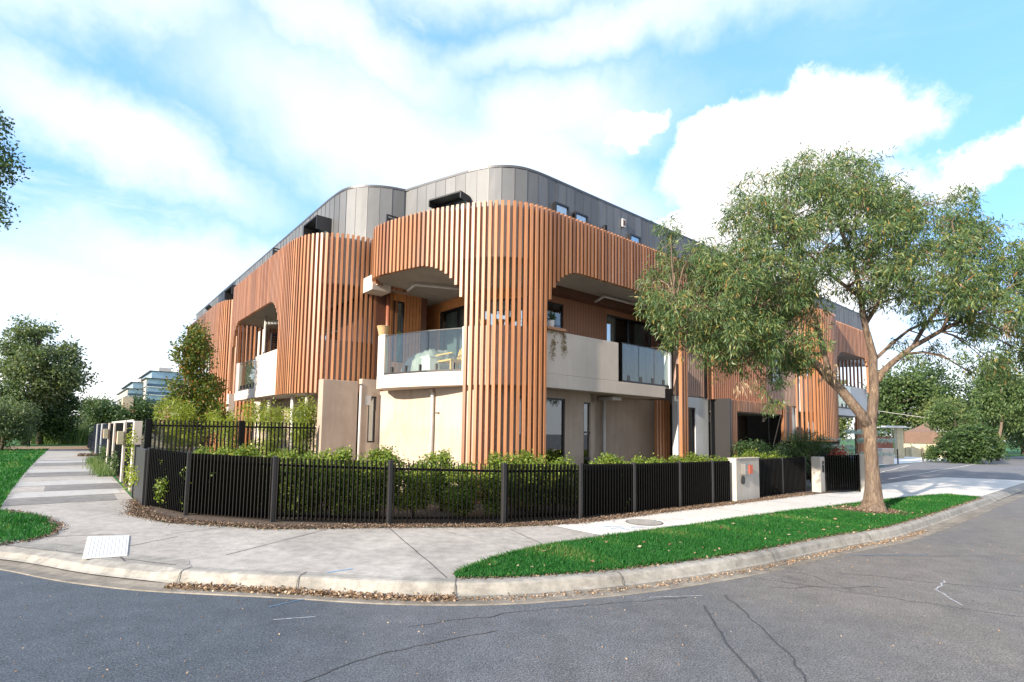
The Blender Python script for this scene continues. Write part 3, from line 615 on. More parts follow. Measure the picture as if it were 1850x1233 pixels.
# ------------------------------------------------------------------ the apartment building
BLD = thing('apartment_building', 'three storey corner apartment building with curved timber slat bands and a grey zinc top floor', 'building', tuple(P(4, 4, 0)))
def part(mb, name, mat, parent=BLD, label=None, **k):
    o = mb.build(name, mat, parent, **k)
    if label: o['label'] = label
    return o
def walk(path):
    L = [0]
    for a, b in zip(path, path[1:]): L.append(L[-1]+math.hypot(b[0]-a[0], b[1]-a[1]))
    return L
def slats(mb, path_uv, s0, s1, zb, zt, pitch=.135, w=.069, dep=.10):
    """path in uv, outward to the right of travel; zb may be a function of (s,u,v)"""
    L = walk(path_uv); s = s0; s1 = min(s1, L[-1])
    while s <= s1:
        i = max(0, min(len(L)-2, next((k for k in range(len(L)-1) if L[k+1] >= s), len(L)-2))); t = (s-L[i])/(L[i+1]-L[i]+1e-9)
        u = path_uv[i][0]+(path_uv[i+1][0]-path_uv[i][0])*t; v = path_uv[i][1]+(path_uv[i+1][1]-path_uv[i][1])*t
        j0 = path_uv[max(0, i-1)]; j1 = path_uv[min(len(path_uv)-1, i+2)]; tx, ty = j1[0]-j0[0], j1[1]-j0[1]; l = math.hypot(tx, ty); tx /= l; ty /= l
        T = DR*tx+DL*ty; Nn = Vector((-T.y, T.x, 0)); z0 = zb(s, u, v) if callable(zb) else zb; z1 = zt
        if z0 is not None: mb.box(P(u, v, (z0+z1)/2)-Nn*(dep/2), T*w/2, Nn*dep/2, (0, 0, (z1-z0)/2))
        s += pitch
# outline of the corner bay, walked from the right facade round the column to the left end.
CB = smoothp([(8.9, 0), (4, 0), (2.1, 0), (1.3, .02), (.66, .32), (.22, .92), (-.1, 1.5), (-.42, 2.2), (-.66, 3.0), (-.80, 3.5), (-.80, 4.0), (-.5, 4.38), (-.05, 4.5), (.5, 4.55)], 3)
CB = CB[::-1]           # now left -> right, outward is on the right-hand side
LC = walk(CB)
def s_at(test): return next(LC[i] for i in range(len(CB)) if test(*CB[i]))
sL = s_at(lambda u, v: v < 1.12)                        # left edge of the full-height column
sR = s_at(lambda u, v: u > 1.72 and v < .3)             # right edge
sP = s_at(lambda u, v: u > 7.04)                        # the post on the right facade
def drop(d, r=.95): return 5.62 if d >= r else 5.62-1.15*(1-math.sqrt(max(0, 1-(1-d/r)**2)))-.0
def zb_corner(s, u, v):
    if sL <= s <= sR: return .02
    if s < sL: return drop(sL-s, 1.25)
    if s >= sP: return .02 if u < 7.70 else 5.62
    return min(drop(s-sR, 1.1), drop(sP-s, .9))
m = MB(); slats(m, CB, .05, LC[-1], zb_corner, 7.0); part(m, 'slat_screen', 'slat', label='timber slat band and round column on the street corner')
# upper parapet wall just behind the slats
def inner(path_uv, d): return offset(W(path_uv), d)
part(MB().wall(inner([p for p in CB], .03), .14, 5.70, 6.93), 'parapet', 'white')
# slabs
def slabpoly(d, extra): return offset(W(CB), d)+[Pw(*q) for q in extra]
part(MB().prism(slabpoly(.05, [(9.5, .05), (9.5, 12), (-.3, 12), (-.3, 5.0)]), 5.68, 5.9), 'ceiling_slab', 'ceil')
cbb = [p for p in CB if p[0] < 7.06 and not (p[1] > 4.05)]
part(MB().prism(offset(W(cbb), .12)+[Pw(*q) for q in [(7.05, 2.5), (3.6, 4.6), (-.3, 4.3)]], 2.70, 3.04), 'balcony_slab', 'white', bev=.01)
# first-floor parapets: left stub, column zone + right solid
stub = [p for p in CB if p[1] > 3.52 and p[0] < -.3]; stub = [p for p in stub if p[1] < 4.25]
part(MB().wall(offset(W(stub), .125), .12, 3.04, 4.12), 'parapet', 'white', bev=.012, label='rounded pale stub wall at the left end of the corner balcony')
mid = [p for p in CB if (p[1] < 1.2 and p[0] < 4.76)]
part(MB().wall(offset(W(mid), .12), .14, 3.04, 4.10), 'parapet', 'white', bev=.012)
def glassrun(pts_uv, z0, z1, bay=1.0, sp=.5, rail=True, parent=BLD):
    a = P(*pts_uv[0]); b = P(*pts_uv[1]); d = (b-a); L = d.length; d.normalize(); n = Vector((-d.y, d.x, 0)); k = max(1, round(L/bay)); r = None
    r = thing_part('balustrade', parent, a)
    m = MB()
    for i in range(k): p = a+d*(L*i/k+.012); q = a+d*(L*(i+1)/k-.012); m.box((p+q)/2+Vector((0, 0, (z0+z1)/2)), (q-p)/2, n*.006, (0, 0, (z1-z0)/2))
    m.build('glass_panel', 'glassb', r)
    if rail: MB().seg(a+Vector((0, 0, z1+.012)), b+Vector((0, 0, z1+.012)), .03, .022).build('top_rail', 'darkgrey', r)
    m = MB(); k2 = max(2, round(L/sp))
    for i in range(k2): p = a+d*(L*(i+.5)/k2); MB().box(p+Vector((0, 0, z0+.07)), d*.022, n*.03, (0, 0, .09)).build('clamp', 'darkgrey', r)
    MB().seg(a+Vector((0, 0, z0-.02)), b+Vector((0, 0, z0-.02)), .09, .045).build('base_channel', 'darkgrey', r)
def thing_part(name, parent, loc):
    o = bpy.data.objects.new(name, None); COL.objects.link(o); o.parent = parent; o.location = Vector((loc[0], loc[1], 0))-parent_loc(parent); o.empty_display_size = .1; return o
def cbpt(vv, d=.18):
    i = min(range(len(CB)), key=lambda i: abs(CB[i][1]-vv)+(10 if CB[i][0] > .6 else 0)); q = offset(W(CB[i-1:i+2]), d)[1]; w_ = Vector((q[0], q[1], 0))-ORG; return (w_.dot(DR), w_.dot(DL))
glassrun((cbpt(3.5), cbpt(2.1)), 3.09, 4.06, 1.0); glassrun((cbpt(2.1), cbpt(1.2)), 3.09, 4.06, 1.0)
glassrun(((4.80, .17), (7.02, .17)), 3.09, 4.12, .75)
part(MB().ub(6.98, 7.06, .1, .3, 3.0, 4.1), 'end_post', 'whitecool')

# walls with real openings ------------------------------------------------
def wallrun(a, b, z0, z1, th, mat, ops=(), name='wall', parent=BLD, back=True, label=None):
    """a,b in uv; outside on the right of a->b; ops: (s0,s1,z0,z1,kind)"""
    A_ = P(*a); B2 = P(*b); d = B2-A_; L = d.length; d.normalize(); n = Vector((-d.y, d.x, 0)); m = MB()
    def bx(s0, s1, za, zb_):
        if s1-s0 > .002 and zb_-za > .002: m.box(A_+d*(s0+s1)/2+n*th/2+Vector((0, 0, (za+zb_)/2)), d*(s1-s0)/2, n*th/2, (0, 0, (zb_-za)/2))
    cur = 0
    for o in sorted(ops):
        s0, s1, a0, a1 = o[:4]; bx(cur, s0, z0, z1); bx(s0, s1, z0, a0); bx(s0, s1, a1, z1); cur = s1
    bx(cur, L, z0, z1); w = part(m, name, mat, parent, label)
    for o in ops: window(A_, d, n, o[0], o[1], o[2], o[3], th, o[4] if len(o) > 4 else 'win', parent)
    return w
def window(A_, d, n, s0, s1, z0, z1, th, kind, parent):
    Z = lambda z: Vector((0, 0, z)); f = .045; m = MB()
    def bar(sa, sb, za, zb_, y0=.03, y1=.10): m.box(A_+d*(sa+sb)/2+n*(y0+y1)/2+Z((za+zb_)/2), d*(sb-sa)/2, n*(y1-y0)/2, Z((zb_-za)/2))
    bar(s0, s0+f, z0, z1); bar(s1-f, s1, z0, z1); bar(s0+f, s1-f, z0, z0+f); bar(s0+f, s1-f, z1-f, z1)
    k = 1 if (s1-s0) < 1.1 else round((s1-s0)/.95)
    for i in range(1, k): x = s0+(s1-s0)*i/k; bar(x-.03, x+.03, z0+f, z1-f)
    if kind == 'door':
        for z in (z0+.9, z0+1.6): bar(s0+f, s1-f, z, z+.05)
    if kind == 'louvre':
        q = z0+.06
        while q < z1-.06: bar(s0+f, s1-f, q, q+.035); q += .08
    fr = m.build('window', 'frame', parent)
    if kind != 'louvre': MB().box(A_+d*(s0+s1)/2+n*.065+Z((z0+z1)/2), d*((s1-s0)/2-f), n*.004, Z((z1-z0)/2-f)).build('pane', 'glassdark' if kind in ('dark', 'door') else 'glass', fr)
    m = MB(); dd = .9       # the room behind: a dark box open to the window
    c = lambda s, y, z: A_+d*s+n*y+Z(z)
    a_, b_, y0, y1 = s0-.2, s1+.2, th+.005, th+dd
    m.add([c(a_, y1, z0-.1), c(b_, y1, z0-.1), c(b_, y1, z1+.1), c(a_, y1, z1+.1), c(a_, y0, z0-.1), c(b_, y0, z0-.1), c(b_, y0, z1+.1), c(a_, y0, z1+.1)], [(0, 1, 2, 3), (0, 4, 5, 1), (3, 2, 6, 7), (0, 3, 7, 4), (1, 5, 6, 2)]); m.build('room', 'room', fr, solid=False)
    if kind in ('win', 'curt'):
        W_ = s1-s0; spans = [(s0+.02, s0+W_*.30), (s1-W_*.28, s1-.02)] if (kind == 'win' and W_ > 1.2) else [(s0+.02, s1-.02)]
        for sa, sb in spans:
            m = MB(); k = max(6, int((sb-sa)/.05)); vs = []
            for i in range(k+1): s = sa+(sb-sa)*i/k; y = th+.03+.022*math.sin(i*1.7)+.008*math.sin(i*.7); vs += [c(s, y, z0+.02), c(s, y, z1-.02)]
            m.add(vs, [(2*i, 2*i+2, 2*i+3, 2*i+1) for i in range(k)]); m.build('curtain', 'curtain', fr, solid=False, smooth=True)
# ground floor, corner bay
wallrun((-.20, 4.65), (.46, 1.28), 0, 2.70, .2, 'conc', label='sunlit concrete wall under the corner balcony')
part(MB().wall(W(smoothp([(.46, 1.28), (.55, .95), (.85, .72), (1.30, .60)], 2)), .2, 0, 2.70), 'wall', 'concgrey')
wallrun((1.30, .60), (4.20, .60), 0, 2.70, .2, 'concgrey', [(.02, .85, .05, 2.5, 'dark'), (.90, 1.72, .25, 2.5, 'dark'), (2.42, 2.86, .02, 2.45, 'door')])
wallrun((4.20, .60), (4.20, 1.1), 0, 2.70, .2, 'concgrey'); wallrun((4.20, 1.10), (8.0, 1.10), 0, 2.70, .2, 'concgrey')
wallrun((-.74, 4.65), (-.20, 4.65), 0, 3.02, .2, 'conc', [(.20, .44, 1.28, 2.55, 'curt')])
part(MB().ub(-1.82, -.86, 4.62, 4.95, 0, 2.93), 'wall', 'concgrey', bev=.012, label='low concrete blade wall below the left slats')
m = MB(); m.tube([P(-.80, 4.58, 0), P(-.80, 4.58, 2.82)], .035, 10); part(m, 'downpipe', 'greypipe', smooth=True)
def pipe(pts, r=.045, mat='greypipe', fl=True):
    m = MB(); m.tube(pts, r, 10); part(m, 'downpipe', mat, smooth=True)
def lw(t, out=.06, z=0):    # point on the left ground wall
    a = P(-.20, 4.65); b = P(.46, 1.28); d = (b-a).normalized(); n = Vector((-d.y, d.x, 0)); return a.lerp(b, t)-n*out+Vector((0, 0, z))
pipe([lw(.645, .055, .0), lw(.645, .055, 2.55), lw(.63, .055, 2.66)], .05)
m = MB(); m.box(lw(.69, .04, 2.08), (.02, 0, 0), (0, .04, 0), (0, 0, .012)); m.tube([lw(.665, .03, 2.08), lw(.71, .03, 2.08)], .012, 6); part(m, 'tap', 'steel')
pipe([P(5.05, 1.02, 0), P(5.05, 1.02, 2.62)], .045)
part(MB().ub(4.85, 5.25, .55, 1.08, 2.56, 2.66), 'pipe_box', 'greypipe', bev=.01)
m = MB(); m.ub(-.62, -.48, 4.60, 4.64, 2.30, 2.56); m.ub(-.60, -.50, 4.585, 4.60, 2.33, 2.45); part(m, 'vent', 'dish', bev=.004)
m = MB(); slats(m, [(7.15, .8), (7.95, .8)], .05, .75, 0.02, 2.7, .16); part(m, 'slat_screen', 'slat', label='slats set back beneath the right end of the balcony')
# first floor walls behind the balconies
part(MB().ub(-.25, .20, 5.0, 5.25, 3.0, 5.7), 'wall', 'brown')
wallrun((.15, 5.0), (1.22, 5.0), 3.0, 5.70, .2, 'board', [(.14, .52, 3.62, 5.45, 'curt')])
wallrun((1.22, 5.0), (1.22, 6.1), 3.0, 5.70, -.2, 'brown'); wallrun((1.22, 6.0), (1.98, 6.0), 3.0, 5.7, .2, 'brown')
wallrun((2.0, 6.2), (2.0, 3.1), 3.0, 5.70, .2, 'board', [(1.0, 3.0, 3.02, 5.38, 'curt')]); wallrun((2.0, 3.1), (2.95, 1.6), 3.0, 5.70, .2, 'board', [(.08, 1.70, 3.02, 5.38, 'curt')])  # full-width curtains put in to brighten panes that mirror the sky
wallrun((2.95, 1.6), (8.6, 1.6), 3.0, 5.70, .2, 'clad', [(.02, 1.0, 3.02, 5.32, 'dark'), (2.9, 5.25, 3.02, 5.35, 'win')])
m = MB(); k = 4.05
while k < 5.75: m.ub(k, k+.006, 1.596, 1.6, 3.02, 5.6); k += .12
part(m, 'board_groove', 'brown')
m = MB(); k = .72
while k < 1.2: m.ub(k, k+.008, 4.99, 5.0, 3.02, 5.65); k += .11
part(m, 'board_groove', 'brown')
for u, v in ((.08, 4.90), (1.62, 5.85)):
    m = MB(); m.tube([P(u, v, 3.0), P(u, v, 5.68)], .06, 12); part(m, 'downpipe', 'pipebrown', smooth=True)
m = MB(); m.ub(1.32, 1.50, 5.95, 6.0, 5.05, 5.30); part(m, 'vent', 'dish', bev=.004)
for z, u0_, v0_, u1_, v1_ in ((5.6, .2, 3.6, 1.9, 2.9), (5.6, 4.9, .9, 6.3, .9)):
    m = MB(); m.tube([P(u0_, v0_, z), P(u1_, v1_, z)], .035, 10); m.tube([P(u0_, v0_, z), P(u0_-.05, v0_+.3, z-.12)], .035, 10); part(m, 'soffit_pipe', 'greypipe', smooth=True)
part(MB().ub(3.3, 7.9, 1.2, 1.58, 5.50, 5.68), 'soffit_beam', 'brown')

# top floor in zinc
RO = smoothp([(30, 1.57), (8, 1.57), (3.9, 1.57), (2.75, 1.57), (2.15, 1.72), (1.62, 2.22), (1.36, 2.80)], 3)+[(1.0, 3.87), (.62, 5.05)]
R2 = smoothp([(.60, 5.06), (.10, 5.20), (-.44, 5.56), (-.80, 6.05), (-.89, 6.9), (-.89, 9)], 3)+[(-.89, 30)]
RP = (RO+R2)[::-1]; RO = RO[::-1]; R2 = R2[::-1]
rw = W(RP)+[Pw(12, 30), Pw(30, 12)]
part(MB().prism(rw, 5.9, 8.86), 'zinc_wall', 'zinc')
m = MB()
m.wall(offset(W(RP), -.03), .16, 8.865, 8.93); part(m, 'roof_coping', 'zincdark')
def zinc_panels():
    """overlapping tray panels, each turned a hair out of line like real sheet, with a dark seam beside it"""
    tr = MB(); se = MB()
    for path in (RO, R2):
        L = walk(path); s = .12; pitch = .36
        def at(s):
            i = next((k for k in range(len(L)-1) if L[k+1] >= s), len(L)-2); t = (s-L[i])/(L[i+1]-L[i]+1e-9); return P(path[i][0]+(path[i+1][0]-path[i][0])*t, path[i][1]+(path[i+1][1]-path[i][1])*t)
        while s+pitch < L[-1]:
            a = at(s); b = at(s+pitch-.012); d = (b-a).normalized(); n = Vector((d.y, -d.x, 0)); o1 = .014+random.uniform(0, .010); o2 = .014+random.uniform(0, .010)
            rows = 5; vs = []
            for r_ in range(rows+1):
                z = 5.92+(8.865-5.92)*r_/rows; q1 = random.uniform(-.002, .003); vs += [a+n*(o1+q1)+Vector((0, 0, z)), (a+b)/2+n*((o1+o2)/2+random.uniform(-.002, .004))+Vector((0, 0, z)), b+n*(o2-q1)+Vector((0, 0, z))]
            tr.add(vs, [(3*i+j, 3*i+j+1, 3*i+j+4, 3*i+j+3) for i in range(rows) for j in (0, 1)])
            c = at(s+pitch-.006); se.box(c+n*.018+Vector((0, 0, 7.39)), d*.005, n*.009, (0, 0, 1.47))
            s += pitch
    part(tr, 'zinc_tray', 'zinc', solid=False); part(se, 'standing_seam', 'zincdark')
zinc_panels()
def zwin(u0_, u1_, z0, z1, hinge=False):
    m = MB(); f = .05; y0, y1 = 1.43, 1.56
    m.ub(u0_, u0_+f, y0, y1, z0, z1); m.ub(u1_-f, u1_, y0, y1, z0, z1); m.ub(u0_+f, u1_-f, y0, y1, z1-f, z1); m.ub(u0_+f, u1_-f, y0, y1, z0, z0+f); w = m.build('window', 'frame', BLD)
    MB().ub(u0_+f, u1_-f, 1.46, 1.47, z0+f, z1-f).build('pane', 'glass', w); MB().ub(u0_+f, u1_-f, 1.50, 1.53, z0+f, z1-f).build('blind', 'curtain', w)
zwin(3.42, 3.98, 6.9, 8.19); zwin(4.24, 4.80, 6.9, 8.14); zwin(6.82, 7.40, 7.0, 8.14)
m = MB(); m.ub(6.50, 6.66, 1.49, 1.53, 8.30, 8.56); f_ = part(m, 'vent', 'dish', bev=.004); MB().ub(6.53, 6.575, 1.48, 1.49, 8.34, 8.52).build('slot', 'brown', f_); MB().ub(6.59, 6.635, 1.48, 1.49, 8.34, 8.52).build('slot', 'brown', f_)
m = MB(); m.ub(5.58, 5.66, 1.42, 1.53, 7.92, 8.08); m.tube([P(5.5, 1.40, 7.99), P(5.5, 1.40, 7.88)], .045, 8); m.seg(P(5.5, 1.42, 7.97), P(5.6, 1.46, 8.0), .02, .02); part(m, 'wall_light', 'black')
m = MB(); m.tube([P(1.62, 1.9, 6.9), P(1.62, 1.9, 7.75)], .035, 8); m.tube([P(1.72, 1.84, 7.4), P(1.72, 1.84, 7.72)], .02, 8); part(m, 'roof_pipe', 'black', smooth=True)
def hood(a, b, z, outw, drop_, z0, hs=(1.0,), side=True):
    """window with a projecting steel hood on the line a->b (uv), outside on the right"""
    A_ = P(*a); B2 = P(*b); d = B2-A_; L = d.length; d.normalize(); n = Vector((d.y, -d.x, 0)); Z = lambda q: Vector((0, 0, q)); c = (A_+B2)/2
    h = MB(); h.box(c+n*(outw/2+.01)+Z(z), d*(L/2), n*outw/2, Z(.02))
    h.box(A_+n*(outw/2+.01)+Z(z-drop_/2-.02), d*.015, n*outw/2, Z(drop_/2)); h.box(B2+n*(outw/2+.01)+Z(z-drop_/2-.02), d*.015, n*outw/2, Z(drop_/2))
    part(h, 'window_hood', 'darkgrey')
    m = MB(); f = .06
    for s0, s1, za, zb_ in ((0, f, z0, z-.03), (L-f, L, z0, z-.03), (L/2-f/2, L/2+f/2, z0, z-.03), (f, L-f, z-.03-f, z-.03), (f, L-f, z0, z0+f)): m.box(A_+d*(s0+s1)/2+n*.05+Z((za+zb_)/2), d*(s1-s0)/2, n*.04, Z((zb_-za)/2))
    w = m.build('window', 'frame', BLD); MB().box(c+n*.045+Z((z+z0)/2), d*(L/2-f), n*.004, Z((z-z0)/2-f)).build('pane', 'glass', w); MB().box(c+n*.034+Z((z+z0)/2), d*(L/2-f), n*.004, Z((z-z0)/2-f)).build('blind', 'curtain', w)
hood((1.02, 3.80), (1.36, 2.72), 8.13, .42, .16, 6.9)
hood((-.89, 8.15), (-.88, 7.0), 8.18, .48, .40, 6.9); hood((-.89, 19.0), (-.89, 17.6), 8.18, .55, .4, 6.9)
# privacy screens on the terraces
def louvre(u0_, u1_, v, z0, z1, post=True):
    m = MB(); z = z0
    while z < z1: m.box(P((u0_+u1_)/2, v, z), DR*(u1_-u0_)/2, DL*.012+Vector((0, 0, -.006)), (0, 0, .028)); z += .085
    m.ub(u0_-.02, u0_+.03, v-.03, v+.03, z0, z1+.03); m.ub(u1_-.03, u1_+.02, v-.03, v+.03, z0, z1+.03); m.ub(u0_, u1_, v-.025, v+.025, z1, z1+.035); part(m, 'privacy_screen', 'darkgrey')
louvre(-1.62, -.9, 10.55, 6.9, 8.0); louvre(-.2, .55, 4.6, 6.9, 7.75)

# ---- left wing: bays 2 and 3
def leftbay(v0, v1, zt, ground, label, farz=.9):
    PB = smoothp([(.5, v0-.02), (-.3, v0-.02), (-.95, v0+.02), (-1.5, v0+.30), (-1.88, v0+.78), (-2.04, v0+1.45), (-2.07, v0+2.4)], 3)+[(-2.07, v1)]
    PB = PB[::-1]; L = walk(PB); sA = next(L[i] for i in range(len(PB)) if PB[i][1] < v0+2.45 and PB[i][1] > 0 and i > 0)
    def zb(s, u, v):
        if v < v0+2.45: return ground
        if v > v1-.28: return 3.05
        return min(drop(v-(v0+2.45), 1.1), drop(v1-.28-v, .8))
    m = MB(); slats(m, PB, .03, L[-1], zb, zt); part(m, 'slat_screen', 'slat', label=label)
    ins = offset(W(PB), -.0)
    part(MB().wall(offset(W(PB), .04), .14, 5.72, zt-.07), 'parapet', 'white')
    part(MB().prism(offset(W(PB), .05)+[Pw(.6, v0+.1), Pw(.6, v1)], 5.68, 5.9), 'ceiling_slab', 'ceil')
    part(MB().prism(offset(W(PB), .12)+[Pw(.6, v0+.1), Pw(.6, v1)], 2.68, 3.02), 'balcony_slab', 'white', bev=.01)
    vs = v0+5.75
    part(MB().wall(offset(W([(-2.07, v1), (-2.07, v1-.5)]), .12), .14, 3.02, 4.12), 'parapet', 'white', bev=.01)
    seg_ = [(-2.07, vs)]+[p for p in PB if p[1] < vs-.05]
    part(MB().wall(offset(W(seg_), .12), .14, 3.02, 4.12), 'parapet', 'white', bev=.01)
    glassrun(((-1.90, v1-.5), (-1.90, vs)), 3.07, 4.06, 1.1)
    wallrun((-.15, v1), (-.15, v0+.3), 3.0, 5.7, .2, 'brown', [(.9, 2.6, 3.05, 5.3, 'dark'), (3.6, 5.6, 3.05, 5.3, 'win')])
    wallrun((-1.0, v1), (-1.0, v0+.0), 0, 2.68, .2, 'concgrey', [(1.0, 2.4, .1, 2.35, 'dark'), (4.0, 5.6, .1, 2.35, 'curt'), (6.4, 7.0, .1, 2.35, 'curt')])
    m = MB(); m.ub(-1.9, .55, v1-.1, v1+.15, 3.0, 4.1); part(m, 'dividing_wall', 'white')
    m = MB(); slats(m, [(-1.95, v1+.02), (.4, v1+.02)], .05, 2.2, 4.1, 5.7, .16); part(m, 'slat_screen', 'slat', label='slats closing the far end of the balcony')
    # air conditioner screen and soffit pipes
    m = MB(); z = 4.12
    while z < 4.98: m.box(P(-.65, v0+5.9, z), DR*.75, DL*.012, (0, 0, .03)); z += .085
    m.ub(-1.42, -1.38, v0+5.85, v0+5.95, 3.05, 5.05); m.ub(-1.42, .1, v0+5.87, v0+5.93, 5.0, 5.05); part(m, 'louvre_screen', 'darkgrey')
    pipe([P(-1.5, v0+6.2, 5.45), P(-.9, v0+5.0, 5.4), P(-.6, v0+4.8, 5.2), P(-.3, v0+4.8, 5.1)], .06); pipe([P(-1.55, v0+6.2, 5.68), P(-1.55, v0+6.2, 3.05)], .05)
    for v in (v0+1.6, v0+2.9, v0+5.4): pipe([P(-1.5, v, 0), P(-1.5, v, 2.68)], .06, 'dish')
leftbay(5.12, 13.62, 7.12, 2.62, 'timber slat band and bulging screen of the second bay')
leftbay(14.98, 24.2, 7.05, .02, 'timber slat band and screen of the third bay down to the ground')
part(MB().ub(-.9, .6, 13.7, 14.95, 0, 5.7), 'wall', 'white')
part(MB().ub(-1.95, -1.72, 14.55, 14.85, 0, 3.0), 'column', 'white')
# fascia between corner bay and second bay
part(MB().ub(-.66, -.1, 4.42, 5.0, 5.48, 5.90), 'slab_edge', 'white', bev=.01)
m = MB(); m.box(P(-1.6, 20.9, 7.5), DL*.5, DR*.25+Vector((0, 0, -.2)), (0, 0, .02)); m.seg(P(-1.5, 21.3, 6.9), P(-1.5, 21.3, 7.5), .04, .04); part(m, 'solar_hood', 'darkgrey')
# core volume so that nothing is hollow from the side
part(MB().prism([Pw(*q) for q in [(3.2, 6.4), (9, 2.7), (24, 2.7), (24, 12), (12, 28), (.6, 28), (.6, 6.4)]], 0, 5.7), 'core_wall', 'concgrey')

# ---- right wing with the garage
wallrun((7.72, .32), (9.50, .32), 0, 2.84, .2, 'whitecool', [(.52, 1.0, .15, 2.5, 'dark')], label='cool white wall beside the slat post')
def cladding(u0_, u1_, v, z0, z1, mat, pit=.11):
    m = MB(); m.ub(u0_, u1_, v, v+.15, z0, z1); k = u0_+.03
    while k < u1_-.06: m.ub(k, k+.05, v-.022, v-.001, z0+.01, z1-.01); k += pit
    part(m, 'timber_cladding', mat)
cladding(7.72, 9.30, .32, 2.86, 5.66, 'cladpale'); cladding(9.30, 13.2, .06, 2.80, 6.95, 'clad', .13); cladding(13.2, 16.3, .25, 2.86, 6.95, 'cladpale', .13)
cladding(8.95, 9.35, .06, 5.6, 6.95, 'clad', .13)
m = MB(); slats(m, [(8.9, -.0), (9.6, .0)], .0, .7, 5.62, 7.0); part(m, 'slat_screen', 'slat')
part(MB().ub(9.50, 9.62, -.42, .25, 0, 2.82), 'garage_fin', 'darkgrey', bev=.006); part(MB().ub(13.75, 13.87, -.42, .25, 0, 2.82), 'garage_fin', 'darkgrey', bev=.006)
m = MB(); slats(m, [(9.62, -.30), (13.78, -.30)], .05, .45, .02, 2.80, .11); slats(m, [(10.1, -.30), (13.55, -.30)], .03, 3.3, 2.42, 2.80, .11); slats(m, [(13.5, -.30), (14.3, -.30)], .05, .75, .02, 2.80, .11); part(m, 'slat_screen', 'slat', label='slats framing the garage opening')
part(MB().ub(9.64, 14.2, -.19, .05, 2.46, 2.78), 'garage_lintel', 'clad'); part(MB().ub(9.64, 13.73, -.15, 1.9, 2.40, 2.45), 'garage_ceiling', 'ceil')
wallrun((9.62, 1.7), (13.8, 1.7), 0, 2.42, .2, 'conc'); g = MB(); z = .06
g.ub(9.75, 12.55, 1.62, 1.68, .02, 2.12); gd_ = part(g, 'garage_door', 'frame'); g = MB()
while z < 2.1: g.ub(9.78, 12.52, 1.60, 1.619, z, z+.07); z += .09
g.build('roller_slat', 'black', gd_)
wallrun((14.3, .32), (16.4, .32), 0, 2.84, .2, 'whitecool', [(.30, .62, .5, 2.35, 'dark'), (.85, 1.22, .5, 2.35, 'dark')]); pipe([P(16.2, .22, 0), P(16.2, .22, 2.8)], .045)
wn = MB(); wn.ub(14.0, 14.06, .20, .26, 3.7, 5.3); wn.ub(14.7, 14.76, .20, .26, 3.7, 5.3); wn.ub(14.06, 14.7, .20, .26, 5.24, 5.3); wn.ub(14.06, 14.7, .20, .26, 3.7, 3.76); w_ = part(wn, 'window', 'frame'); MB().ub(14.06, 14.7, .22, .23, 3.76, 5.24).build('pane', 'glassdark', w_)
CY = smoothp([(16.15, .75), (16.2, .25), (16.6, -.22), (17.4, -.42), (18.6, -.40), (19.3, -.2), (19.75, .05)], 3)
LY = walk(CY); CY2 = CY+[(24.6, .05)]; LY2 = walk(CY2)
def zb_y(s, u, v):
    if u < 19.78: return .02
    return min(drop(u-19.78, 1.1), drop(24.3-u, .7)) if u < 24.25 else 3.9
m = MB(); slats(m, CY2, .02, LY2[-1], zb_y, 7.0, .17, .07); part(m, 'slat_screen', 'slat', label='bulging full height slat screen right of the garage')
part(MB().wall(offset(W(CY2), .06), .14, 5.72, 6.93), 'parapet', 'white'); part(MB().wall(offset(W(CY), .12), .14, 2.9, 4.14), 'parapet', 'whitecool')
part(MB().prism(offset(W(CY2), .1)+[Pw(24.6, 2.8), Pw(16.2, 2.8)], 2.66, 3.0), 'balcony_slab', 'whitecool'); part(MB().prism(offset(W(CY2), .05)+[Pw(24.6, 2.8), Pw(16.2, 2.8)], 5.68, 5.9), 'ceiling_slab', 'ceil')
glassrun(((19.8, .16), (22.4, .16)), 3.05, 4.08, .8); part(MB().wall(offset(W([(22.4, .05), (24.6, .05)]), .1), .14, 3.0, 4.1), 'parapet', 'whitecool')
wallrun((16.4, 1.9), (24.6, 1.9), 3.0, 5.7, .2, 'clad', [(1., 2.6, 3.05, 5.3, 'win'), (4.2, 6.4, 3.05, 5.3, 'win')]); wallrun((16.4, 1.5), (24.6, 1.5), 0, 2.7, .2, 'concgrey', [(3.6, 5.6, .1, 2.4, 'win'), (6.2, 7.0, .1, 2.4, 'dark')])
m = MB(); slats(m, [(22.6, .12), (24.6, .12)], .05, 1.9, 0.02, 2.66, .2, .07); part(m, 'slat_screen', 'slat', label='ground floor slats at the end of the right wing'); m = MB(); slats(m, [(24.5, .3), (24.5, 2.4)], .05, 2.1, 4.1, 5.68, .17, .07); part(m, 'slat_screen', 'slat', label='spaced slats at the far end of the right wing')
# ------------------------------------------------------------------ fences
def post(root, q, h, w=.075, mat='darkgrey', name='post'):
    MB().ub(q[0]-w/2, q[0]+w/2, q[1]-w/2, q[1]+w/2, -.01, h).build(name, mat, root, bev=.006)
def pickets(root, a, b, h0, h1, pitch=.078, w=.016, dep=.065, z0=.05, rails=True, over=.045):
    A_ = P(*a); B2 = P(*b); d = B2-A_; L = d.length; d.normalize(); n = Vector((-d.y, d.x, 0)); m = MB(); s = .07
    while s < L-.05:
        h = h0+(h1-h0)*s/L; m.box(A_+d*s+Vector((0, 0, (z0+h)/2)), d*w/2, n*dep/2, (0, 0, (h-z0)/2)); s += pitch
    m.build('picket_panel', 'black', root)
    for z0_, z1_ in ((h0-.13, h1-.13), (.11, .11)): MB().seg(A_+d*.035+n*.048+Vector((0, 0, z0_)), B2-d*.035+n*.048+Vector((0, 0, z1_)), .03, .04).build('rail', 'black', root)
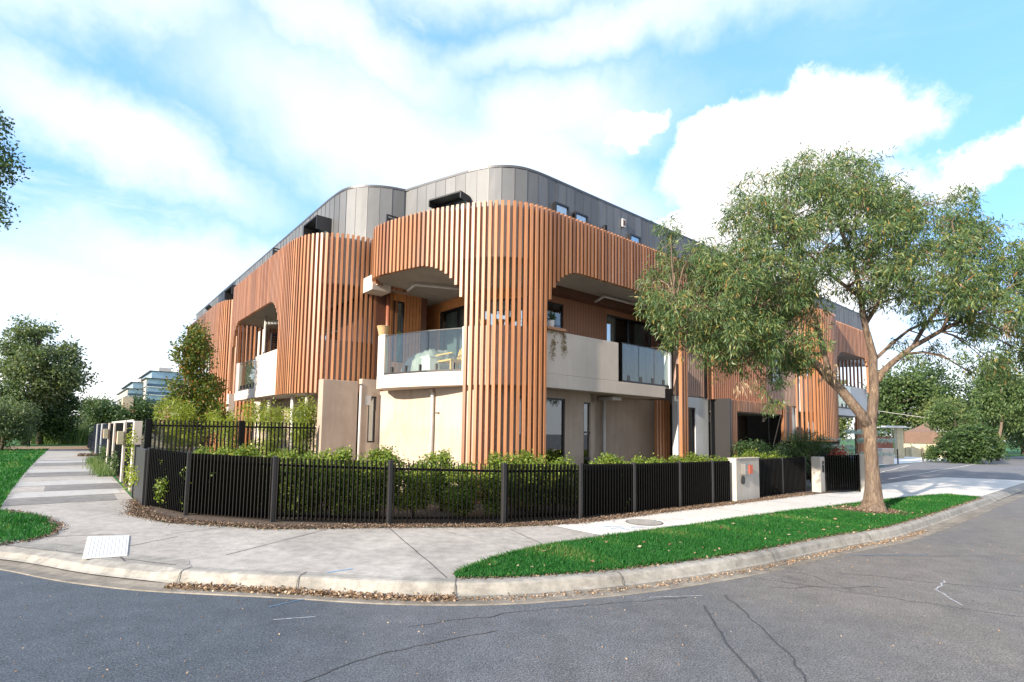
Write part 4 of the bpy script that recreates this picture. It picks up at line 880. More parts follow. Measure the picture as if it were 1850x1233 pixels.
F1 = [(-5.52, 4.02), (-5.08, 2.33), (-4.03, .72), (-2.53, -.66), (-.89, -1.74), (.65, -2.13), (2.13, -2.24), (3.68, -2.30), (4.92, -2.38)]
H1 = [1.19, 1.16, 1.13, 1.10, 1.07, 1.05, 1.03, 1.02, 1.02]
fc = thing('picket_fence', 'long curved black picket fence round the corner garden, ending at the letterbox wall', 'fence', tuple(P(-.89, -1.74)))
for q, h in zip(F1, H1): post(fc, q, h)
for i in range(len(F1)-1): pickets(fc, F1[i], F1[i+1], H1[i]-.02, H1[i+1]-.02)
pickets(fc, F1[-1], (5.70, -2.44), 1.0, 1.0)
sd = MB(); sd.ub(-5.60, -5.53, 4.04, 5.9, .03, 1.15); sd.build('side_panel', 'darkgrey', fc)
MB().ub(-5.62, -5.52, 5.92, 6.04, 0, 1.2).build('post', 'darkgrey', fc)
lw_ = thing('letterbox_wall', 'concrete wall panel with a letterbox set between two runs of black fence', 'letterbox wall', tuple(P(6.3, -2.48)))
MB().ub(5.74, 6.93, -2.56, -2.36, 0, 1.05).build('panel', 'pillar', lw_, bev=.008)
MB().ub(5.72, 6.95, -2.58, -2.34, 1.05, 1.065).build('capping', 'white', lw_, bev=.003)
lb = MB(); lb.ub(5.95, 6.22, -2.68, -2.562, .66, .93); lb.build('letterbox', 'steel', lw_, bev=.008); lb = MB(); lb.ub(6.13, 6.31, -2.695, -2.683, .68, .90); lb.build('red_plate', 'orange', lw_)
m = MB(); m.add([P(6.04, -2.565, .52)+(DR*.085*math.cos(a*math.pi/10)+Vector((0, 0, .10*math.sin(a*math.pi/10)))) for a in range(20)]+[P(6.04, -2.59, .52)+(DR*.085*math.cos(a*math.pi/10)+Vector((0, 0, .10*math.sin(a*math.pi/10)))) for a in range(20)], [tuple(range(20)), tuple(range(39, 19, -1))]+[(i, (i+1) % 20, 20+(i+1) % 20, 20+i) for i in range(20)]); m.build('meter_plate', 'darkgrey', lw_)
f2 = thing('picket_fence', 'short run of black metal picket fence between the letterbox wall and the numbered pillar', 'fence', tuple(P(8.5, -2.45)))
F2 = [(7.0, -2.46), (8.52, -2.44), (10.0, -2.46)]
for q in F2[1:]: post(f2, q, 1.03, .06)
for i in range(2): pickets(f2, F2[i], F2[i+1], 1.02, 1.02)
np1 = thing('number_pillar', 'slim concrete pillar with house number ten beside the black gate', 'pillar', tuple(P(10.3, -2.7)))
MB().ub(10.12, 10.44, -2.85, -2.60, 0, 1.03).build('pillar', 'pillar', np1, bev=.008)
for txt, uu, zz, sz in (('10', 10.235, .82, .13),):
    cu = bpy.data.curves.new('house_number', 'FONT'); cu.body = txt; cu.size = sz; cu.extrude = .003; to = bpy.data.objects.new('tmp', cu); COL.objects.link(to)
    dg = bpy.context.evaluated_depsgraph_get(); me = bpy.data.meshes.new_from_object(to.evaluated_get(dg)); bpy.data.objects.remove(to)
    mt_ = Matrix((( DR.x, 0, -DL.x, 0), (DR.y, 0, -DL.y, 0), (0, 1, 0, 0), (0, 0, 0, 1))); me.transform(mt_); p_ = P(uu, -2.856, zz); me.transform(Matrix.Translation(p_-parent_loc(np1))); me.materials.clear(); me.materials.append(M['black'])
    o = bpy.data.objects.new('house_number', me); COL.objects.link(o); o.parent = np1
MB().ub(10.24, 10.35, -2.868, -2.852, .58, .80).build('intercom', 'darkgrey', np1, bev=.004)
gt = thing('metal_gate', 'black metal picket gate between two concrete pillars near the tree', 'gate', tuple(P(10.9, -3.1)))
pickets(gt, (10.46, -2.86), (11.42, -3.45), 1.07, 1.10, .075); post(gt, (10.49, -2.87), 1.1, .04, 'black', 'gate_stile'); post(gt, (11.40, -3.44), 1.12, .04, 'black', 'gate_stile')
gp = thing('gate_pillar', 'concrete pillar right of the black gate, partly behind the tree trunk', 'pillar', tuple(P(11.6, -3.5)))
MB().ub(11.46, 11.72, -3.62, -3.34, 0, 1.12).build('pillar', 'pillar', gp, bev=.008)
bf = thing('picket_fence', 'black picket fence behind the shrubs in front of the right wing', 'fence', tuple(P(15, -1.0)))
for a in (12.2, 14.8, 17.4): post(bf, (a, -.9), 1.5, .06, 'black')
pickets(bf, (12.2, -.9), (17.4, -.9), 1.45, 1.45, .11)
# inner tall fence
ti = thing('tall_picket_fence', 'tall black picket fence behind the hedge, dividing the corner garden from the bamboo', 'fence', tuple(P(-3.6, 5.1)))
TA, TM, TB = (-5.42, 5.72), (-3.62, 4.98), (-1.86, 4.74)
for q in (TA, TM): post(ti, q, 1.80, .11, 'black')
pickets(ti, TA, TM, 1.78, 1.78, .085, .03, .04); pickets(ti, TM, TB, 1.78, 1.78, .085, .03, .04)
# garden walls along the side path
labs = ['nearest white concrete fence pillar, beside the tall black post', 'second white concrete pillar along the side path, carrying a brown and beige letterbox', 'third white concrete pillar along the side path, with black gates on its near side', 'fourth white concrete pillar along the side path, with a small brown letterbox', 'pale blue grey pillar farther along the side path beside a navy fence', 'farthest pale pillar beside the side path near the rocks']
PV = [7.34, 10.26, 14.76, 17.85, 23.88, 29.1]
for i, v in enumerate(PV):
    t = thing('fence_pillar', labs[i], 'pillar', tuple(P(-5.5, v)), 'concrete pillars along the side path')
    MB().ub(-5.56, -5.38, v, v+.3, 0, 1.76).build('pillar', 'white' if i < 4 else 'whitecool', t, bev=.008)
pl = ['narrow black steel gate panel behind the nearest white pillar', 'pair of tall black gates between the second and third pillars', 'narrow black panel between two white pillars with letterboxes', 'navy blue panel fence beyond the white pillars', 'navy panel fence beside the farthest pale pillar', 'farthest dark panel fence at the end of the path']
for i, (a, b) in enumerate([(7.85, 10.2), (10.75, 14.7), (15.25, 17.8), (18.35, 23.8), (24.4, 29.0), (29.6, 44)]):
    mt_ = 'black' if i < 3 else 'navy'; t = thing('panel_fence', pl[i], 'fence', tuple(P(-5.45, (a+b)/2))); n_ = max(1, round((b-a)/1.9))
    for k in range(n_):
        v0 = a+(b-a)*k/n_; v1 = a+(b-a)*(k+1)/n_-.03; MB().ub(-5.49, -5.45, v0, v1, .06, 1.74).build('panel', mt_, t)
        m = MB(); q = v0+.06
        while q < v1: m.ub(-5.515, -5.491, q, q+.03, .06, 1.74); q += .12
        m.build('batten', mt_, t)
for i, (v, z, c1, c2, lab) in enumerate([(10.0, 1.16, 'brown', 'beige', 'brown and beige box letterbox on the second pillar'), (17.6, 1.2, 'brown', 'beige', 'small brown and beige letterbox on the fourth pillar')]):
    t = thing('letterbox', lab, 'letterbox', tuple(P(-5.6, v, z))); MB().ub(-5.75, -5.58, v+.28, v+.46, z-.02, z+.30).build('box', c1, t, bev=.006); MB().ub(-5.72, -5.57, v+.02, v+.26, z-.06, z+.32).build('front', c2, t, bev=.006)
rk = thing('edging_rocks', 'few brown rocks at the foot of the far pillar on the path edge', 'rocks', tuple(P(-5.9, 28.0)))
for k in range(5):
    m = MB(); bm = bmesh.new(); bmesh.ops.create_icosphere(bm, subdivisions=2, radius=.16); c = P(-6.2+k*.16, 28+random.uniform(-.3, .3), .06)
    m.add([c+Vector((v.co.x*(1+random.uniform(-.2, .2)), v.co.y*(1+random.uniform(-.2, .2)), v.co.z*.7)) for v in bm.verts], [tuple(x.index for x in f.verts) for f in bm.faces]); bm.free(); m.build('rock', 'soil', rk)
bgf = thing('steel_fence', 'grey corrugated steel fence behind the dark panels', 'fence', tuple(P(-3, 30)))
m = MB(); q = 20.
while q < 38: m.ub(-4.6, -4.57+.02*(int(q*5) % 2), q, q+.19, 0, 1.95); q += .2
m.build('sheet', 'greypipe', bgf)

# ------------------------------------------------------------------ shrubs and trees
def stems(root, base, top, n, r, spread, name='stem', mat='barkdark'):
    m = MB(); b = Vector(base); t = Vector(top)
    for _ in range(n):
        e = t+Vector((random.uniform(-1, 1)*spread, random.uniform(-1, 1)*spread, random.uniform(-.2, .1)*(t.z-b.z))); mid_ = b.lerp(e, .5)+Vector((random.uniform(-.1, .1)*spread, random.uniform(-.1, .1)*spread, 0)); m.tube([b+Vector((random.uniform(-r, r)*2, random.uniform(-r, r)*2, 0)), mid_, e], [r, r*.7, r*.3], 5)
    return m.build(name, mat, root, smooth=True)
def bushproto(seed, nleaf=9500, H=1.04, mat='hedge'):
    random.seed(seed); t = thing('hedge_shrub', 'x', 'shrub', (0, 0, 0), 'clipped green hedge shrubs behind the front fence')
    cl = []
    for k in range(16): a = random.random()*6.28; rr = random.uniform(.05, .30); z = random.uniform(.22, H-.22); cl.append((rr*math.cos(a), rr*math.sin(a), z, .18, .18, .17))
    for k in range(14): a = random.random()*6.28; rr = random.uniform(.0, .30); cl.append((rr*math.cos(a), rr*math.sin(a), H-.12+random.uniform(-.1, .1), .08, .08, .13))
    crown('foliage', mat, cl, nleaf, .046, .015, 0, t, .35, 3, .035, gap=.35)
    stems(t, (0, 0, 0), (0, 0, H*.6), 6, .010, .2); return t
protos = [bushproto(s) for s in (1, 2, 3, 4)]
hp = [(-5.0, 3.35), (-4.72, 2.72), (-4.30, 2.12), (-3.85, 1.55), (-3.40, 1.05), (-2.90, .58), (-2.38, .15), (-1.80, -.22), (-1.05, -.72), (-.45, -1.0), (.10, -1.25), (.72, -1.45), (1.35, -1.60), (2.0, -1.68), (2.65, -1.72), (3.3, -1.78), (3.95, -1.82), (4.6, -1.86), (5.25, -1.9), (5.95, -1.9), (6.6, -1.9), (7.25, -1.9), (7.9, -1.9), (8.55, -1.95), (9.2, -1.95), (9.85, -1.95)]
back2 = [(-3.3, 2.3), (-2.7, 1.75), (-1.9, 1.2), (-.9, .25), (.6, -.6), (3.0, -.9), (4.6, -1.0), (5.6, -1.0), (6.6, -1.0)]
seen = ['behind the fence post nearest the left walls', 'left of the second fence post', 'behind the second fence panel', 'behind the left end of the curve', 'under the middle of the tall fence', 'left of the blade wall', 'below the blade wall', 'in front of the downpipe', 'before the small ground window', 'in front of the sunlit wall', 'left of the slat column', 'under the slat column', 'right of the slat column', 'before the big dark window', 'before the narrow dark door', 'under the right balcony', 'before the grey recess', 'left of the slat post', 'under the slat post', 'before the white wall', 'behind the letterbox wall', 'left of the garage', 'before the garage', 'right of the letterbox wall', 'left of the numbered pillar', 'behind the numbered pillar']
for i, q in enumerate(hp+back2):
    o = protos[i] if i < 4 else copy_tree(protos[i % 4])
    p = P(*q); o.location = (p.x, p.y, 0); o.rotation_euler = (0, 0, random.random()*6.28); s_ = random.uniform(.92, 1.10); o.scale = (s_*random.uniform(1., 1.15), s_*random.uniform(1., 1.15), s_*(1.02 if i < 8 else .97))
    o['label'] = ('leafy green hedge shrub '+seen[i]) if i < 26 else 'green hedge shrub in the second row close to the building wall'
# trees
def tree(name, label, cat, base, clumps, n, mat, L, Wd, trunk, tm='barkdark', r=.15, droop=0., spray=4, sprayr=.12, gap=1.2, group=None, shell=.5, limbs=True, rndp=1.):
    t = thing(name, label, cat, base, group); tr = MB(); q = limb(tr, trunk, r, r*.45, 9)
    if limbs:
        for c in clumps:
            c = Vector(c[:3]); b = min(q[len(q)//3:], key=lambda p: (p-c).length+abs(p.z-c.z+ (c-p).length*.4)*.5); mid_ = b.lerp(c, .5)+Vector((0, 0, -.06*(c-b).length)); tr.tube([b, mid_, c], [r*.32, r*.2, r*.07], 5)
    tr.build('trunk', tm, t, smooth=True); crown('crown', mat, clumps, n, L, Wd, droop, t, shell, spray, sprayr, rndp, gap=gap); return t
def rnd_clumps(c, rx, ry, rz, n, r0_, r1_, up=.0):
    out = []
    for _ in range(n):
        d = Vector((random.gauss(0, 1), random.gauss(0, 1), random.gauss(0, 1))).normalized()*random.uniform(.35, 1.)**.6; rr = random.uniform(r0_, r1_); f = 1-up*max(0, d.z)
        out.append((c[0]+d.x*rx*f, c[1]+d.y*ry*f, c[2]+d.z*rz, rr, rr, rr*.85))
    return out
GUMC = [(5.62,13.23,5.45,0.4),(4.71,13.41,4.87,0.51),(8.93,10.37,4.44,0.38),(11.06,12.28,5.89,0.53),(9.57,12.65,6.94,0.43),(9.01,13.32,6.47,0.37),(7.64,11.24,4.76,0.34),(4.03,12.21,5.53,0.46),(6.62,11.41,7.49,0.45),(9.11,12.7,5.31,0.52),(3.17,10.94,4.45,0.32),(5.9,12.47,7.06,0.47),(5.75,10.58,5.16,0.43),(11.77,11.57,5.3,0.24),(7.34,12.3,7.04,0.38),(6.67,11.63,4.8,0.32),(5.93,11.43,3.99,0.48),(6.55,12.26,4.66,0.38),(4.72,12.44,3.86,0.5),(10.53,12.41,6.8,0.37),(4.29,11.19,5.48,0.47),(11.9,11.68,4.33,0.37),(4.68,11.47,4.79,0.38),(12.52,13.51,5.42,0.51),(6.4,12.29,7.86,0.38),(8.36,10.95,6.29,0.44),(5.31,12.94,4.04,0.5),(8.63,13.04,7.79,0.51),(8.61,11.0,4.97,0.41),(5.08,11.71,3.12,0.28),(7.73,12.19,5.02,0.41),(5.74,11.65,3.37,0.51),(7.33,11.12,5.19,0.35),(8.09,10.55,4.5,0.4),(7.59,12.83,8.16,0.32),(8.12,11.97,4.57,0.23),(4.44,10.3,4.64,0.47),(6.9,12.51,5.38,0.44),(7.36,10.53,4.79,0.37),(5.5,12.66,4.82,0.48),(5.94,10.91,6.55,0.52),(4.67,12.91,5.65,0.42),(5.49,12.26,3.55,0.36),(4.31,10.24,3.67,0.47),(5.17,11.6,7.14,0.27),(8.37,12.12,7.87,0.38),(6.51,12.14,3.74,0.28),(5.33,11.34,3.85,0.48),(9.96,10.27,4.09,0.34),(8.37,10.82,5.5,0.38),(5.54,11.27,7.06,0.33),(8.91,13.61,7.72,0.49),(3.96,11.24,4.6,0.47),(4.05,11.6,5.84,0.27),(4.14,10.77,4.23,0.34),(5.47,10.29,6.28,0.33),(11.62,12.21,5.93,0.49),(9.99,11.22,5.74,0.51),(7.32,11.61,7.91,0.34),(6.24,12.95,5.91,0.49),(8.16,11.39,5.2,0.46),(10.03,12.04,7.09,0.31),(3.52,11.55,5.36,0.35),(6.97,12.55,6.65,0.47),(3.71,12.31,4.23,0.46),(10.09,10.84,4.29,0.51),(9.62,11.37,6.22,0.4),(5.71,11.15,6.21,0.42),(4.94,12.41,3.28,0.4),(7.89,11.57,7.16,0.35),(10.1,11.22,4.64,0.51),(6.55,10.54,6.47,0.5),(5.8,11.26,4.56,0.42),(9.95,12.95,5.03,0.36),(3.43,11.23,3.83,0.38),(4.83,10.54,5.28,0.39),(11.47,12.8,6.67,0.53),(7.97,11.51,7.71,0.32),(4.02,11.08,3.59,0.44),(12.11,12.25,5.76,0.46),(8.73,12.7,6.24,0.39),(5.13,12.24,5.7,0.45),(11.0,11.2,5.24,0.53),(3.32,10.32,4.12,0.34),(8.0,11.15,6.16,0.45),(10.63,12.25,4.13,0.39),(6.83,10.59,5.93,0.32),(6.46,12.98,7.16,0.32),(7.13,13.12,5.91,0.52),(5.87,12.84,6.38,0.43),(5.31,11.42,4.37,0.48),(10.59,11.08,3.77,0.39),(7.35,11.17,6.66,0.5),(7.75,10.27,4.91,0.51),(9.83,13.03,6.14,0.33),(8.86,12.36,7.03,0.52),(6.47,10.77,5.05,0.45),(5.79,13.36,4.45,0.44),(6.95,12.37,7.48,0.41),(4.25,10.75,4.94,0.35),(6.98,11.12,5.5,0.37),(9.83,12.41,7.2,0.36),(5.47,13.17,6.03,0.53),(8.22,13.77,6.47,0.44),(9.62,11.34,5.32,0.48),(3.56,12.12,3.62,0.24),(8.95,11.41,5.58,0.35),(10.47,13.07,6.35,0.32),(11.38,13.5,5.77,0.41),(8.29,11.64,4.57,0.37),(8.33,12.44,7.33,0.43),(7.92,12.26,5.62,0.37),(10.31,12.92,7.04,0.42),(9.98,11.34,3.8,0.36),(7.8,12.85,6.13,0.41),(11.21,12.21,6.38,0.47),(10.12,12.6,4.81,0.43),(7.42,10.23,5.69,0.44),(5.67,10.13,4.76,0.38),(12.19,12.28,5.2,0.34),(7.32,10.83,5.63,0.45),(4.86,12.2,6.38,0.23),(6.27,11.14,6.02,0.46),(4.19,12.71,5.08,0.32),(6.11,11.5,3.16,0.28),(5.48,10.1,5.52,0.4),(3.69,12.69,5.29,0.5),(9.83,11.39,4.28,0.36),(12.97,12.98,4.26,0.45),(11.05,13.09,6.19,0.33),(8.41,11.69,6.92,0.47),(6.69,13.59,5.39,0.44),(11.96,11.66,3.59,0.3),(5.68,10.56,4.45,0.42),(9.17,12.26,4.98,0.38),(7.79,13.58,7.3,0.46),(8.25,13.28,7.93,0.47),(4.89,11.61,6.45,0.32),(11.76,12.57,3.48,0.44),(5.77,11.55,2.81,0.28),(11.46,12.58,4.26,0.4),(4.8,10.93,3.98,0.36),(12.63,12.25,4.84,0.4),(5.33,13.7,5.77,0.45),(9.28,11.63,4.35,0.44),(6.34,13.26,4.34,0.45),(6.23,12.87,4.73,0.46),(10.02,11.58,7.1,0.29),(5.43,12.44,6.66,0.42),(5.21,10.74,3.4,0.33),(4.46,11.61,3.34,0.52),(8.82,11.55,6.35,0.52),(5.02,10.8,6.2,0.49),(10.67,12.17,7.15,0.28),(3.14,11.66,5.15,0.27),(8.52,12.48,4.99,0.39),(10.83,11.49,5.28,0.49),(7.75,12.32,7.93,0.46),(12.9,13.1,5.17,0.53),(10.54,12.31,5.26,0.43),(5.28,11.26,5.88,0.36),(12.51,13.51,4.75,0.42),(6.27,11.6,7.52,0.38),(6.28,12.47,3.3,0.45),(4.61,12.4,4.68,0.34),(11.61,12.76,5.61,0.43),(9.2,10.99,5.69,0.36),(5.81,12.2,7.73,0.28),(5.32,12.2,7.12,0.28),(6.87,12.09,8.1,0.37),(10.74,11.62,6.34,0.24),(5.84,11.38,5.48,0.36),(11.63,11.51,4.75,0.4),(5.54,13.75,4.79,0.32),(6.82,10.36,6.6,0.54),(7.02,13.29,7.58,0.38),(4.54,10.59,4.3,0.32),(11.46,13.76,6.51,0.41),(6.44,12.4,7.39,0.5),(5.01,10.07,4.93,0.45),(8.69,10.18,4.82,0.51),(10.47,11.49,3.21,0.31),(7.25,11.07,7.29,0.48),(8.44,11.37,5.73,0.39),(5.02,12.78,5.3,0.36),(5.03,10.09,5.61,0.49),(6.31,10.53,6.05,0.4),(4.61,11.18,3.58,0.37),(4.61,11.29,4.27,0.34),(9.69,12.4,6.13,0.34),(6.29,10.67,6.78,0.37),(6.07,12.77,3.82,0.38),(3.95,11.61,3.53,0.35),(10.61,13.1,5.56,0.49),(8.87,10.38,5.56,0.34),(5.09,10.54,3.88,0.42),(8.02,12.74,6.6,0.52),(4.47,12.4,5.92,0.42),(8.5,12.96,5.7,0.37),(8.96,12.21,7.66,0.24),(12.36,12.54,4.68,0.46),(6.2,12.29,6.47,0.38),(7.09,13.69,6.4,0.36),(11.01,11.42,5.71,0.36),(12.09,12.29,3.86,0.4),(7.74,10.97,6.82,0.54),(3.53,12.12,5.76,0.26),(8.91,11.65,7.01,0.28),(5.83,12.65,5.24,0.53),(11.16,13.09,7.05,0.42),(6.25,12.43,4.34,0.42),(7.8,13.54,8.02,0.36),(9.29,13.15,6.07,0.54),(7.45,10.69,6.24,0.42),(11.13,12.75,5.08,0.38),(9.33,13.01,7.31,0.39),(11.13,10.99,4.22,0.43),(3.83,10.12,4.02,0.35),(11.79,12.4,5.0,0.49),(7.05,11.28,7.04,0.33),(8.83,12.38,5.8,0.41),(5.21,11.0,4.86,0.38),(9.34,11.26,4.62,0.51),(9.33,12.65,6.45,0.51),(10.85,12.73,4.55,0.33),(11.69,11.83,3.18,0.27),(3.13,11.49,4.35,0.51),(7.01,13.11,6.64,0.51),(5.05,11.21,3.37,0.48),(9.96,11.34,6.56,0.48),(9.12,12.4,3.79,0.23),(8.83,11.6,3.34,0.25),(10.2,12.7,3.65,0.28),(9.49,11.3,3.31,0.28),(10.7,12.3,3.14,0.25),(10.08,11.1,3.29,0.33),(11.79,12.5,3.11,0.28),(11.37,11.7,3.52,0.35),(7.03,12.3,3.54,0.23),(6.37,11.7,3.13,0.25),(5.7,11.5,2.25,0.2),(5.48,11.4,2.66,0.25),(4.12,11.0,4.87,0.37),(4.46,11.96,4.93,0.31),(4.16,12.05,3.91,0.34),(4.41,11.22,4.98,0.42),(4.5,12.03,4.28,0.37),(5.94,11.96,4.07,0.34),(5.95,12.94,5.9,0.33),(4.8,12.66,4.61,0.4),(4.62,12.14,4.91,0.35),(4.38,10.82,4.1,0.36),(6.45,11.52,4.83,0.37),(5.16,10.94,4.06,0.3),(3.43,11.32,6.01,0.31),(6.77,12.03,4.73,0.36),(5.75,12.03,5.19,0.41),(4.7,12.14,5.6,0.38),(5.58,11.88,3.73,0.35),(6.49,11.28,4.34,0.37),(5.94,11.97,4.28,0.31),(6.09,10.76,3.53,0.35),(3.38,12.75,5.27,0.37),(4.23,12.32,3.94,0.41),(6.25,12.46,3.63,0.31),(5.1,12.59,4.11,0.41),(5.72,12.6,5.23,0.32),(5.23,11.66,3.36,0.38),(3.75,11.44,3.87,0.4),(6.85,12.39,5.24,0.4),(6.09,11.43,3.25,0.4),(6.47,12.41,5.06,0.37),(4.93,11.54,5.44,0.39),(6.52,11.71,3.28,0.34),(5.17,10.72,3.3,0.42),(4.33,10.78,3.3,0.38)]
GUML = {'trunk':[(8.07,11.9,-0.08),(8.04,11.9,0.53),(8.02,11.9,1.26),(8.02,11.9,1.94)],'l':[(8.02,11.9,1.81),(7.64,11.9,2.36),(7.16,11.9,2.98),(6.56,11.8,3.46),(5.79,11.6,3.79),(4.97,11.4,3.98),(4.22,11.3,4.13),(3.47,11.2,4.4)],'l2':[(7.16,11.9,2.98),(7.06,12.1,4.03),(6.94,12.3,4.86),(6.76,12.4,5.68),(6.57,12.5,6.81)],'l3':[(6.08,11.7,3.69),(5.37,11.5,3.4),(4.64,11.5,3.26),(3.92,11.5,3.38)],'c':[(8.02,11.9,1.81),(8.12,11.9,2.62),(8.21,11.9,3.12),(8.09,11.9,3.75),(7.86,11.7,4.34),(7.58,11.5,5.16),(7.27,11.5,6.16),(7.12,11.6,7.22)],'c2':[(7.94,11.8,4.17),(8.71,12.2,5.12),(9.29,12.4,6.13),(9.6,12.4,7.09)],'c3':[(7.75,11.6,4.69),(6.81,11.2,5.06),(6.01,11.0,5.7),(5.44,11.0,6.42)],'c4':[(7.38,11.5,5.78),(7.52,11.1,6.5),(7.67,11.1,7.37)],'r':[(8.21,11.9,2.87),(8.55,11.9,3.32),(8.99,11.8,3.68),(9.47,11.6,3.97),(10.05,11.4,4.37),(10.71,11.3,4.9),(11.21,11.3,5.15)],'r2':[(8.99,11.8,3.68),(10.09,12.5,4.69),(10.97,12.7,5.57),(11.56,12.7,6.55)],'r3':[(8.18,11.9,3.37),(9.64,12.8,4.34),(10.71,13.1,4.69),(11.98,13.3,4.47),(12.81,13.3,4.2)],'r4':[(9.47,11.6,3.97),(9.45,11.1,4.59),(9.43,10.9,5.36),(9.24,10.9,6.2)]}
GUMT = GUML.pop('trunk')
gum = thing('gum_tree', 'large spreading gum tree with a pale brown trunk on the nature strip', 'tree', (8.0, 11.9, 0))
gm = MB(); gp_ = [(8.02, 11.9, -.05), (8.03, 11.9, .06), (8.04, 11.9, .25), (8.04, 11.9, .55), (8.03, 11.9, 1.0), (8.02, 11.9, 1.45), (8.01, 11.9, 1.85), (8.02, 11.9, 2.05)]
rr_ = [.34, .25, .185, .155, .132, .122, .135, .09]
vs = []; nn_ = 20
for (x, y, z), r_ in zip(gp_, rr_):
    for k in range(nn_):
        a = 2*math.pi*k/nn_; f = 1+(.10*math.sin(a*5+1)+.06*math.sin(a*3))*max(.15, 1-z/.6); vs.append((x+r_*f*math.cos(a), y+r_*f*math.sin(a), z))
gm.add(vs, [(i*nn_+k, i*nn_+(k+1) % nn_, (i+1)*nn_+(k+1) % nn_, (i+1)*nn_+k) for i in range(len(gp_)-1) for k in range(nn_)])
RAD = {'l': (.115, .028), 'l2': (.065, .02), 'l3': (.045, .015), 'c': (.115, .018), 'c2': (.05, .014), 'c3': (.045, .014), 'c4': (.03, .012), 'r': (.075, .02), 'r2': (.045, .014), 'r3': (.04, .014), 'r4': (.035, .012)}
allp = []
for k, pts in GUML.items():
    q = limb(gm, pts, *RAD[k], 10, .03); allp += [(p, RAD[k][0]+(RAD[k][1]-RAD[k][0])*i/len(q)) for i, p in enumerate(q)]
gm.build('trunk', 'bark', gum, smooth=True)
bm_ = MB(); allp = [a for a in allp if a[0].z > 3.0]
for c in GUMC:
    c = Vector(c[:3]); b, br = min(allp, key=lambda a: (a[0]-c).length+max(0, a[0].z-c.z)*.8); L_ = (c-b).length
    mid_ = b.lerp(c, .5)+Vector((random.uniform(-.1, .1), random.uniform(-.1, .1), .10*L_)); r_ = min(br*.6, .012+.012*L_); bm_.tube([b, b.lerp(mid_, .5)+Vector((0, 0, .03*L_)), mid_, c], [r_, r_*.8, r_*.6, r_*.3], 5)
    for _ in range(4):
        e = c+Vector((random.uniform(-1, 1), random.uniform(-1, 1), random.uniform(-.4, .9)))*.38; bm_.tube([mid_.lerp(c, random.uniform(.2, .9)), e], [r_*.35, .003], 4)
bm_.build('branches', 'bark', gum, smooth=True)
crown('crown', 'gum', [(x, y, z+.05, r*1.05, r*1.05, r*.80) for x, y, z, r in GUMC], 165000, .135, .0112, .5, gum, .25, 12, .062, 1.1, gap=.42, thr=-.35, kp=.12)
crown('dry_leaves', 'gumdry', [(4.9, 11.4, 2.75, .12, .12, .2), (5.2, 11.4, 2.72, .08, .08, .16), (7.0, 11.8, 3.1, .2, .2, .3), (10.9, 11.5, 4.1, .16, .16, .25), (6.6, 11.7, 4.3, .3, .3, .3)], 420, .16, .014, .9, gum, .1, 6, .04, gap=None)
random.seed(21)
# pear tree, bamboo
pc = [(-10.5+random.gauss(0, .28)*(1.35-(z-1.4)/3.6), 17.4+random.gauss(0, .35), z, .36, .33, .38) for z in np.linspace(1.3, 4.75, 30)]+[(-10.45+random.gauss(0, .52), 17.4+random.gauss(0, .3), random.uniform(1.2, 3.1), .27, .27, .32) for _ in range(20)]+[(-9.5, 17.2, 2.1, .35, .35, .4), (-9.3, 17.1, 1.7, .35, .3, .4), (-9.7, 17.3, 2.5, .25, .25, .3), (-11.3, 17.4, 2.9, .2, .2, .3), (-11.1, 17.5, 2.3, .3, .3, .4), (-10.55, 17.5, 4.95, .12, .12, .22)]
tree('pear_tree', 'young upright pear tree with green and reddish leaves beside the third bay', 'tree', (-10.4, 17.3, 0), pc, 19000, 'pear', .085, .03, [(-10.4, 17.3, 0), (-10.4, 17.3, 1.2), (-10.5, 17.4, 3), (-10.55, 17.4, 4.9)], r=.06, gap=.5, sprayr=.05)
for i, (x, y, h, w, lab) in enumerate([(-9.65, 15.5, 2.45, .62, 'yellow green bamboo clump at the left end of the tall fence'), (-6.6, 14.6, 2.2, .45, 'yellow green bamboo clump in front of the second bay'), (-5.65, 14.3, 2.35, .42, 'wispy bamboo clump growing over the tall fence beside the blade wall'), (-8.3, 15.4, 1.95, .5, 'low bamboo clump behind the middle of the tall fence')]):
    cl = [(x+random.gauss(0, w*.55), y+random.gauss(0, .18), random.uniform(.5, h), .22, .18, .25) for _ in range(17)]
    t = thing('bamboo', lab, 'bamboo', (x, y, 0), 'bamboo clumps behind the tall fence'); crown('foliage', 'bamboo', cl, 3800, .11, .011, .25, t, .2, 5, .06, gap=None); stems(t, (x, y, 0), (x, y, h*.95), 14, .012, w*.7, 'canes', 'bamboo')
t = thing('creeper', 'green creeper climbing the nearest white pillar and spilling on the fence', 'plant', tuple(P(-5.6, 6.6)))
crown('foliage', 'bamboo', [(P(-5.6, v, z).x, P(-5.6, v, z).y, z, .13, .13, .18) for v, z in ((7.1, .5), (7.0, .9), (6.9, 1.2), (6.2, .6), (5.6, .5), (5.0, .55), (7.15, 1.4), (6.8, .25))], 620, .06, .02, .1, t, .2, 3, .05)
for i, (v, z, lab) in enumerate([(12.4, .5, 'creeper over the foot of the black gates'), (19.0, .5, 'green creeper on the navy fence beside the fourth pillar')]):
    t = thing('creeper', lab, 'plant', tuple(P(-5.6, v))); crown('foliage', 'midgreen', [(P(-5.62, v+d_, z).x, P(-5.62, v+d_, z).y, z+d_*.2, .18, .18, .3) for d_ in (-.3, 0, .4)], 500, .06, .02, .1, t, .2, 3, .05)
